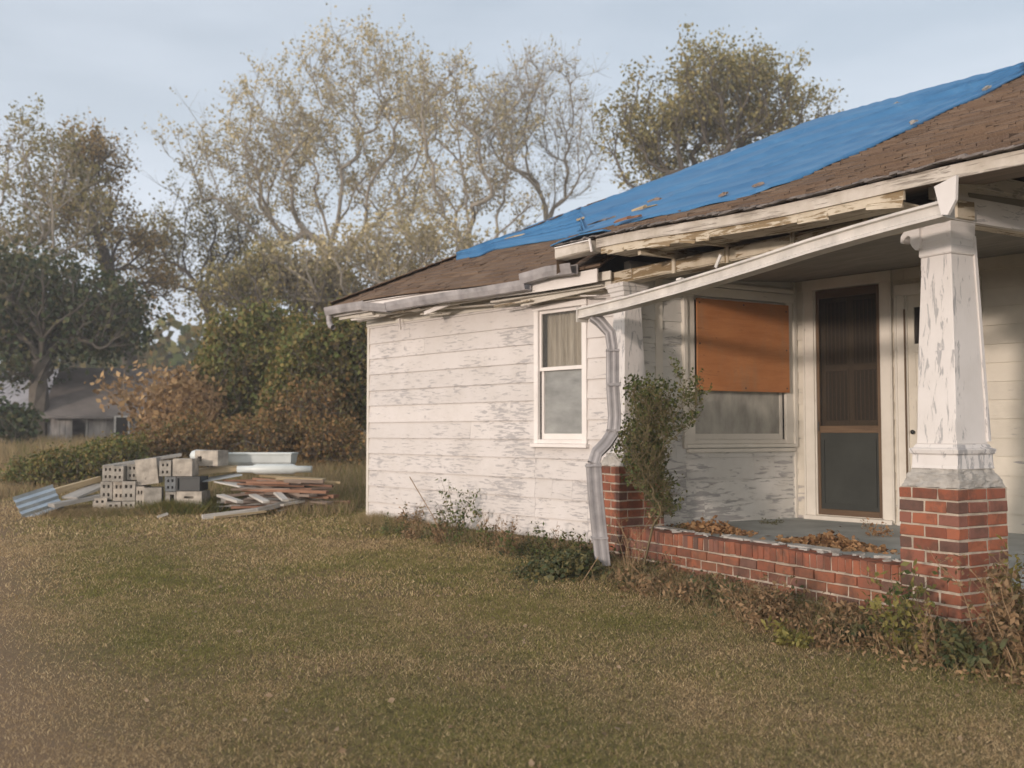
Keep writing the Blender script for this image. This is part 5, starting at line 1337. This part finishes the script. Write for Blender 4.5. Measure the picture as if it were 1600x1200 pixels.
# ================================================================= DEBRIS HEAP
def local(name, label, cat, loc, rz, group=None, rx=0, ry=0):
    o = empty(name, loc, label, cat, group, rz); o.rotation_euler = (rx, ry, rz); return o
def block_mesh(w, h, l, holes=((.22, .40), (.60, .78)), rows=((.18, .36), (.64, .82)), dep=.16):
    """front face is at y=0, block extends to y=l; origin bottom centre front"""
    mb = MB(); xs = [0] + [q for a in holes for q in a] + [1]; zs = [0] + [q for a in rows for q in a] + [1]
    X = lambda t: (t-.5)*w; Zf = lambda t: t*h
    for i in range(len(xs)-1):
        for j in range(len(zs)-1):
            x0, x1, z0, z1 = X(xs[i]), X(xs[i+1]), Zf(zs[j]), Zf(zs[j+1])
            if i % 2 and j % 2:
                a = [(x0, 0, z0), (x1, 0, z0), (x1, 0, z1), (x0, 0, z1)]; b = [(x, dep, z) for x, _, z in a]
                for k in range(4): mb.quad(a[(k+1) % 4], a[k], b[k], b[(k+1) % 4])
                mb.quad(*b)
            else: mb.quad((x0, 0, z0), (x1, 0, z0), (x1, 0, z1), (x0, 0, z1))
    x0, x1 = -w/2, w/2
    mb.quad((x0, 0, 0), (x0, l, 0), (x1, l, 0), (x1, 0, 0)); mb.quad((x0, 0, h), (x1, 0, h), (x1, l, h), (x0, l, h))
    mb.quad((x0, 0, 0), (x0, 0, h), (x0, l, h), (x0, l, 0)); mb.quad((x1, 0, 0), (x1, l, 0), (x1, l, h), (x1, 0, h)); mb.quad((x0, l, 0), (x0, l, h), (x1, l, h), (x1, l, 0))
    return mb
DB = 16.0
BL = [  # x0,x1,ytop,ybot, mat, roll, yaw, label
 (157, 174, 727, 752, 'block', 0, .1, 'grey cored block, leftmost of the upper row'),
 (176, 194, 728, 752, 'block', 0, -.05, 'grey cored block, second from left in the upper row'),
 (196, 211, 725, 750, 'block', 0, .25, 'grey block between the cored blocks and the tilted block'),
 (214, 246, 717, 757, 'blockw', .12, .2, 'large pale block tilted on top of the stack'),
 (249, 267, 720, 744, 'block', 0, .05, 'grey block just right of the tilted block'),
 (269, 299, 717, 744, 'blockw', 0, -.05, 'pale smooth block, rightmost of the upper row'),
 (154, 172, 753, 781, 'block', 0, .1, 'grey cored block, leftmost of the middle row'),
 (174, 191, 753, 783, 'blockw', 0, 0, 'pale cored block, second in the middle row'),
 (192, 213, 752, 782, 'block', 0, -.1, 'wide grey block with four holes in the middle row'),
 (214, 226, 760, 794, 'blockw', 0, .1, 'narrow pale block standing below the tilted block'),
 (227, 253, 762, 794, 'block', 0, .3, 'grey block turned askew under the tilted block'),
 (256, 273, 745, 768, 'blockd', 0, 0, 'dark grey four hole block beside the black crate'),
 (256, 273, 769, 796, 'block', 0, .05, 'grey block with one big hole under the dark block'),
 (145, 166, 778, 800, 'blockw', 0, .15, 'pale block on the ground at the left foot of the stack'),
 (168, 190, 784, 806, 'block', 0, .05, 'grey block sunk in straw under the middle row'),
 (192, 213, 783, 806, 'block', 0, -.05, 'grey block on the ground under the four hole block'),
 (300, 342, 704, 728, 'blockw', 0, -.25, 'pale long block with one square hole behind the stack'),
]
for i, (x0, x1, yt, yb, m, roll, yaw, lb) in enumerate(BL):
    dd = DB + (.35 if yt < 722 and m == 'blockw' and x0 > 290 else 0)
    a, b, t = at(x0, yb, dd), at(x1, yb, dd), at(x0, yt, dd)
    w = b.x-a.x; h = t.z-a.z
    if 'one big hole' in lb: mb = block_mesh(w, h, .38, ((.45, .85),), ((.2, .85),))
    elif 'one square hole' in lb: mb = block_mesh(w, h, .3, ((.12, .3),), ((.3, .62),))
    elif 'smooth' in lb or 'tilted on' in lb or 'askew' in lb: mb = block_mesh(w, h, .38, ((.4, .44),), ((.2, .26),), .02)
    else: mb = block_mesh(w, h, .38)
    o = mb.build('concrete_block', m, None, world=False, bevel=.006); o.location = ((a.x+b.x)/2, dd, a.z); o.rotation_euler = (0, -roll, yaw)
    o.rotation_euler.z += RND.uniform(-.09, .09); o.location.y += RND.uniform(-.07, .07)
    tag(o, lb, 'block', 'concrete blocks stacked in the yard')
def crate(lb, x0, x1, yt, yb, m, slot, name, cat):
    a, b, t = at(x0, yb, DB-.05), at(x1, yb, DB-.05), at(x0, yt, DB-.05); w = b.x-a.x; h = t.z-a.z
    mb = block_mesh(w, h, .4, ((.3, .68),), ((.62, .74),), .1) if slot else block_mesh(w, h, .4, ((.05, .95),), ((.06, .90),), .03)
    o = mb.build(name, m, None, world=False, bevel=.008); o.location = ((a.x+b.x)/2, DB-.05, a.z); o.rotation_euler = (0, 0, -.04); tag(o, lb, cat)
crate('black plastic crate on top of the grey slotted box', 275, 312, 745, 767, 'black', False, 'crate', 'crate')
crate('grey box with a dark slot below the black crate', 275, 315, 768, 797, 'blockw', True, 'box', 'box')

def plankthing(lb, pa, pb_, w, h, m, name='plank', cat='plank', group='planks of the debris heap', jit=.008, da=DB, db=DB):
    a, b = at(pa[0], pa[1], da), at(pb_[0], pb_[1], db); c = (a+b)/2
    mb = MB(); mb.beam(a, b, w, h, Z, jit); o = mb.build(name, m, None)
    tag(o, lb, cat, group); return o
plankthing('tan square post leaning up to the left of the blocks', (74, 771), (156, 748), .10, .09, 'straw', da=16.0, db=16.6)
plankthing('wide grey board leaning left of the blocks below the tan post', (108, 778), (158, 757), .35, .03, 'plankg', da=15.9, db=16.5)
plankthing('grey board running behind the top row of blocks', (165, 729), (283, 710), .25, .05, 'plankg', da=16.5, db=17.0)
plankthing('long pale board lying low left of the blocks', (80, 790), (160, 775), .24, .06, 'plankg', da=15.6, db=16.2)
plankthing('short pale stick lying on the grass before the blocks', (246, 808), (262, 803), .06, .04, 'plankw', da=15.2, db=15.3)
plankthing('long pale pole on the grass in front of the plank heap', (316, 808), (400, 798), .07, .08, 'plankw', da=15.0, db=15.5)
plankthing('thin tan lath beside the long pale pole', (335, 808), (415, 799), .05, .03, 'straw', da=14.9, db=15.4)
plankthing('long grey board slanting right out of the plank heap', (400, 797), (505, 772), .16, .05, 'plankg', da=15.5, db=16.3)
plankthing('pale plank sticking out from under the heap on the left', (344, 774), (375, 784), .12, .04, 'plankw', da=15.9, db=15.4)
plankthing('pale board end poking down from the middle of the heap', (394, 773), (416, 784), .11, .04, 'plankw', da=15.9, db=15.4)
plankthing('second pale board end poking down right of the middle', (432, 769), (446, 782), .11, .04, 'plankw', da=15.9, db=15.4)
plankthing('flat pale board on the left shoulder of the heap', (345, 752), (385, 760), .35, .03, 'plankw', da=16.3, db=16.1)
plankthing('white board along the right side of the heap', (440, 789), (512, 776), .10, .04, 'plankw', da=15.6, db=16.2)
r = random.Random(4)
for i in range(62):
    lv = (i/62)**1.25; cx = r.uniform(385, 492) ; cy = 791 - lv*44 + r.uniform(-3, 3); ln = r.uniform(.7, 1.55)*(1-.25*lv); ang = r.gauss(0, .30)
    dd = 16.2 + r.uniform(-.35, .45); c = at(cx, cy, dd); d_ = V(math.cos(ang), math.sin(ang)*1.2, r.gauss(0, .05)).normalized()
    mb = MB(); mb.beam(c - d_*ln/2, c + d_*ln/2, r.uniform(.08, .18), r.uniform(.022, .045), Z, .008)
    mt = r.choice(['plank', 'plank', 'plankb', 'plankg', 'plank'] if lv < .7 else ['plank', 'plankb', 'plank', 'plankb', 'straw'])
    o = mb.build('plank', mt, None); nmt = {'plank': 'weathered brown', 'plankb': 'reddish brown', 'plankg': 'silvery grey', 'straw': 'light tan'}[mt]
    tag(o, ('long ' if ln > 1.1 else 'short ') + nmt + ' plank ' + ('near the ground in' if lv < .33 else 'halfway up' if lv < .66 else 'on top of') + ' the lumber heap, ' + ('left end' if cx < 420 else 'middle' if cx < 457 else 'right end') + (' front' if dd < 16.25 else ' rear'), 'plank', 'planks of the debris heap')
for i in range(16):
    px_, py_ = RND.uniform(330, 520), RND.uniform(783, 806); c_ = gp(px_, py_) + Z*RND.uniform(.02, .07); a_ = RND.uniform(0, 3.1); d_ = V(math.cos(a_), math.sin(a_), RND.uniform(-.15, .25)).normalized(); l_ = RND.uniform(.12, .55)
    mt_ = RND.choice(['plank', 'plankw', 'straw', 'plankg']); mb = MB(); mb.beam(c_ - d_*l_/2, c_ + d_*l_/2, RND.uniform(.03, .09), RND.uniform(.012, .03), Z, .007); o = mb.build('splinter', mt_, None)
    tag(o, ('long ' if l_ > .33 else 'small ') + {'plank': 'brown', 'plankw': 'pale', 'straw': 'tan', 'plankg': 'grey'}[mt_] + ' splinter dropped in the grass ' + ('left' if px_ < 420 else 'right') + ' in front of the lumber heap', 'splinter', 'splinters dropped round the heap')
# corrugated tin sheet at the left
def tin():
    a, b = at(30, 800, 15.3), at(92, 779, 16.0); d_ = (b-a); L = d_.length; d_.normalize(); sd = V(.25, 1, .55).normalized(); sd = (sd - d_*sd.dot(d_)).normalized(); up = sd.cross(d_)*-1
    if up.z < 0: up = -up
    mb = MB(); prof = [(x*.05, .022 if x % 2 else 0) for x in range(10)] + [(x*.05, (.022 if x % 2 else 0) - .004) for x in range(9, -1, -1)]
    mb.sweep([a, a.lerp(b, .5), b], [(p[0]-.2, p[1]) for p in prof], sd, up)
    o = mb.build('tin_sheet', 'tin', None); tag(o, 'bright corrugated tin sheet lying at the left end of the heap', 'tin sheet')
tin()
plankthing('flat pale blue metal sheet lying between blocks and planks', (312, 751), (372, 741), .6, .02, 'tin', name='metal_sheet', cat='metal sheet', group=None, da=16.3, db=16.6)
# bathtub-like trough, long white roll, rounded lid
def trough():
    a, b = at(346, 727, 16.8), at(456, 727, 16.9); w = b.x-a.x; h = .21; mb = MB(); D_ = .5
    outer = [(0, 0)]
    def ring(z, i): return [V(-w/2+i, 0+i, z), V(w/2-i*.4, i, z), V(w/2-i*.4, D_-i, z), V(-w/2+i, D_-i, z)]
    rs = [ring(0, .07), ring(.05, .03), ring(h-.03, 0), ring(h-.03, -.02), ring(h, -.02), ring(h, .03), ring(.06, .07)]
    i0 = 0
    for q in rs: mb.v += [tuple(p) for p in q]
    for k in range(len(rs)-1):
        for j in range(4): s = k*4+j; t = k*4+(j+1) % 4; mb.f.append((s, t, t+4, s+4)); mb.uv += [(0, 0)]*4
    mb.f.append((24, 25, 26, 27)); mb.uv += [(0, 0)]*4; mb.f.append((3, 2, 1, 0)); mb.uv += [(0, 0)]*4
    o = mb.build('tub', 'white', None, world=False, bevel=.01); o.location = ((a+b)/2 - V(0, 0, .0)); tag(o, 'long white plastic tub lying at the back of the heap', 'tub')
    a, b = at(371, 733, 16.4), at(487, 733, 16.4); mb = MB()
    mb.tube([a, a.lerp(b, .2), a.lerp(b, .26), a.lerp(b, .75), a.lerp(b, .8), b], [.055, .06, .085, .085, .055, .055], 14); o = mb.build('roll', 'white', None, smooth=True); tag(o, 'white cylindrical roll lying on top of the planks', 'roll')
    a, b = at(300, 712, 16.9), at(343, 713, 16.9); mb = MB(); mb.tube([a + V(-.03, 0, 0), a, a.lerp(b, .15), b], [.03, .08, .105, .10], 14); o = mb.build('pipe', 'white', None, smooth=True); tag(o, 'short rounded white pipe left of the white tub', 'pipe')
trough()
plankthing('tan plank supporting the tub behind the blocks', (300, 738), (372, 731), .3, .09, 'straw', da=16.6, db=16.8)

# ================================================================= BARNS
def barn():
    root = empty('barn', at(150, 695, 38), 'weathered grey board barn with open doorway behind the golden shrub', 'barn')
    A = at(76, 697, 38); B = at(345, 697, 40); d = (B-A); d.z = 0; L = d.length; d.normalize(); n = V(d.y, -d.x, 0); zt = at(76, 652, 38).z; zb = A.z - .3
    mb = MB(); xs = 0; do0, do1 = .75, 1.32
    x = 0
    while x < L:
        w = RND.uniform(.18, .26)
        if not (do0 < x + w/2 < do1): mb.box(A + d*x + Z*(zb-A.z), d*(w-.012), -n*.03, Z*(zt-zb), .006)
        x += w
    mb.box(A - n*.05 + Z*(zb-A.z), -n*6, -d*.1, Z*(zt-zb)); mb.box(A - n*.2 + Z*(zb-A.z) + d*L, -n*6, d*.1, Z*(zt-zb))
    mb.box(A - n*6 + Z*(zb-A.z), d*L, -n*.1, Z*(zt-zb))
    mb.build('wall', 'barnw', root)
    mb = MB(); mb.box(A + d*do0 + n*.02 + Z*(zb-A.z), d*.08, n*.05, Z*(zt-zb-.05)); mb.box(A + d*(do1-.02) + n*.02 + Z*(zb-A.z), d*.08, n*.05, Z*(zt-zb-.05)); mb.box(A - d*.05 + n*.02 + Z*(zt-A.z-.05), d*1.5, n*.07, Z*.07)
    mb.build('door_frame', 'plankg', root)
    p0 = at(178, 690, 38.3); mb = MB()
    for q in (0, .5): mb.box(p0 + d*q + n*.02, d*.06, n*.05, Z*1.0)
    mb.box(p0 + d*.06 + n*.02 + Z*.94, d*.44, n*.05, Z*.06); mb.build('window_frame', 'plankw', root)
    mb = MB(); mb.box(p0 + d*.06 + n*.01 + Z*.05, d*.44, n*.02, Z*.9); mb.build('window_pane', 'dark', root)
    e0, e1 = A + n*.4 - d*.3, A + n*.4 + d*(L+.3); e0.z = e1.z = zt-.05; r0_ = A - n*3.2 + d*.0; r1_ = A - n*3.2 + d*(L+.3); r0_.z = r1_.z = zt + 2.05
    mb = MB(); th = V(0, 0, .08)
    i = 0; mb.v = [tuple(q) for q in (e0, e1, r1_, r0_, e0+th, e1+th, r1_+th, r0_+th)]
    b0_, b1_ = A - n*6.6, A - n*6.6 + d*L; b0_.z = b1_.z = zt
    mb.f = [(3, 2, 1, 0), (4, 5, 6, 7), (0, 1, 5, 4), (1, 2, 6, 5), (3, 0, 4, 7)]; mb.uv = [(0, 0)]*20
    mb.quad(r0_+th, r1_+th, b1_, b0_); mb.build('roof', 'barnd', root)
    # lean-to roof of pale metal to the left
    root2 = empty('barn', at(20, 697, 42), 'second barn with pale metal roof half hidden behind the left tree', 'barn')
    A2 = at(-60, 697, 43); B2 = at(108, 697, 43.5); mb = MB(); L2 = (B2-A2).length
    mb.box(A2 - Z*.4, B2-A2, V(0, 5, 0), V(0, 0, 1.7)); mb.build('wall', 'barnw', root2)
    mb = MB(); z0 = at(0, 652, 43).z; z1 = at(0, 578, 46).z
    e = [V(A2.x-.5, 42.6, z0), V(B2.x+.2, 42.9, z0), V(B2.x+1.6, 46.5, z1), V(A2.x, 46.5, z1)]
    mb.v = [tuple(q) for q in e] + [tuple(q+V(0, 0, .08)) for q in e]; mb.f = [(3, 2, 1, 0), (4, 5, 6, 7), (0, 1, 5, 4), (1, 2, 6, 5), (3, 0, 4, 7)]; mb.uv = [(0, 0)]*20
    for i in range(24):
        f = i/24; a_ = e[0].lerp(e[1], f); b_ = e[3].lerp(e[2], f); mb.beam(a_ + Z*.1, b_ + Z*.1, .03, .04)
    mb.quad(e[3]+V(0, 0, .05), e[2]+V(0, 0, .05), V(B2.x+.2, 50, z0), V(A2.x, 50, z0)); mb.build('roof', 'barnr', root2)
barn()

def haze():
    m = bpy.data.materials.new('haze_air'); m.use_nodes = True; nt = m.node_tree; nt.nodes.clear()
    out = nt.nodes.new('ShaderNodeOutputMaterial'); v = nt.nodes.new('ShaderNodeVolumePrincipled')
    v.inputs['Color'].default_value = (.93, .95, 1, 1); v.inputs['Density'].default_value = .0016; v.inputs['Anisotropy'].default_value = .0
    nt.links.new(v.outputs[0], out.inputs['Volume']); M['haze'] = m
    mb = MB(); mb.box(V(-320, -70, -1.2), V(640, 0, 0), V(0, 480, 0), V(0, 0, 32)); o = mb.build('haze', 'haze', None); tag(o, 'thin pale morning haze filling the air of the yard', 'haze', kind='stuff')
haze()
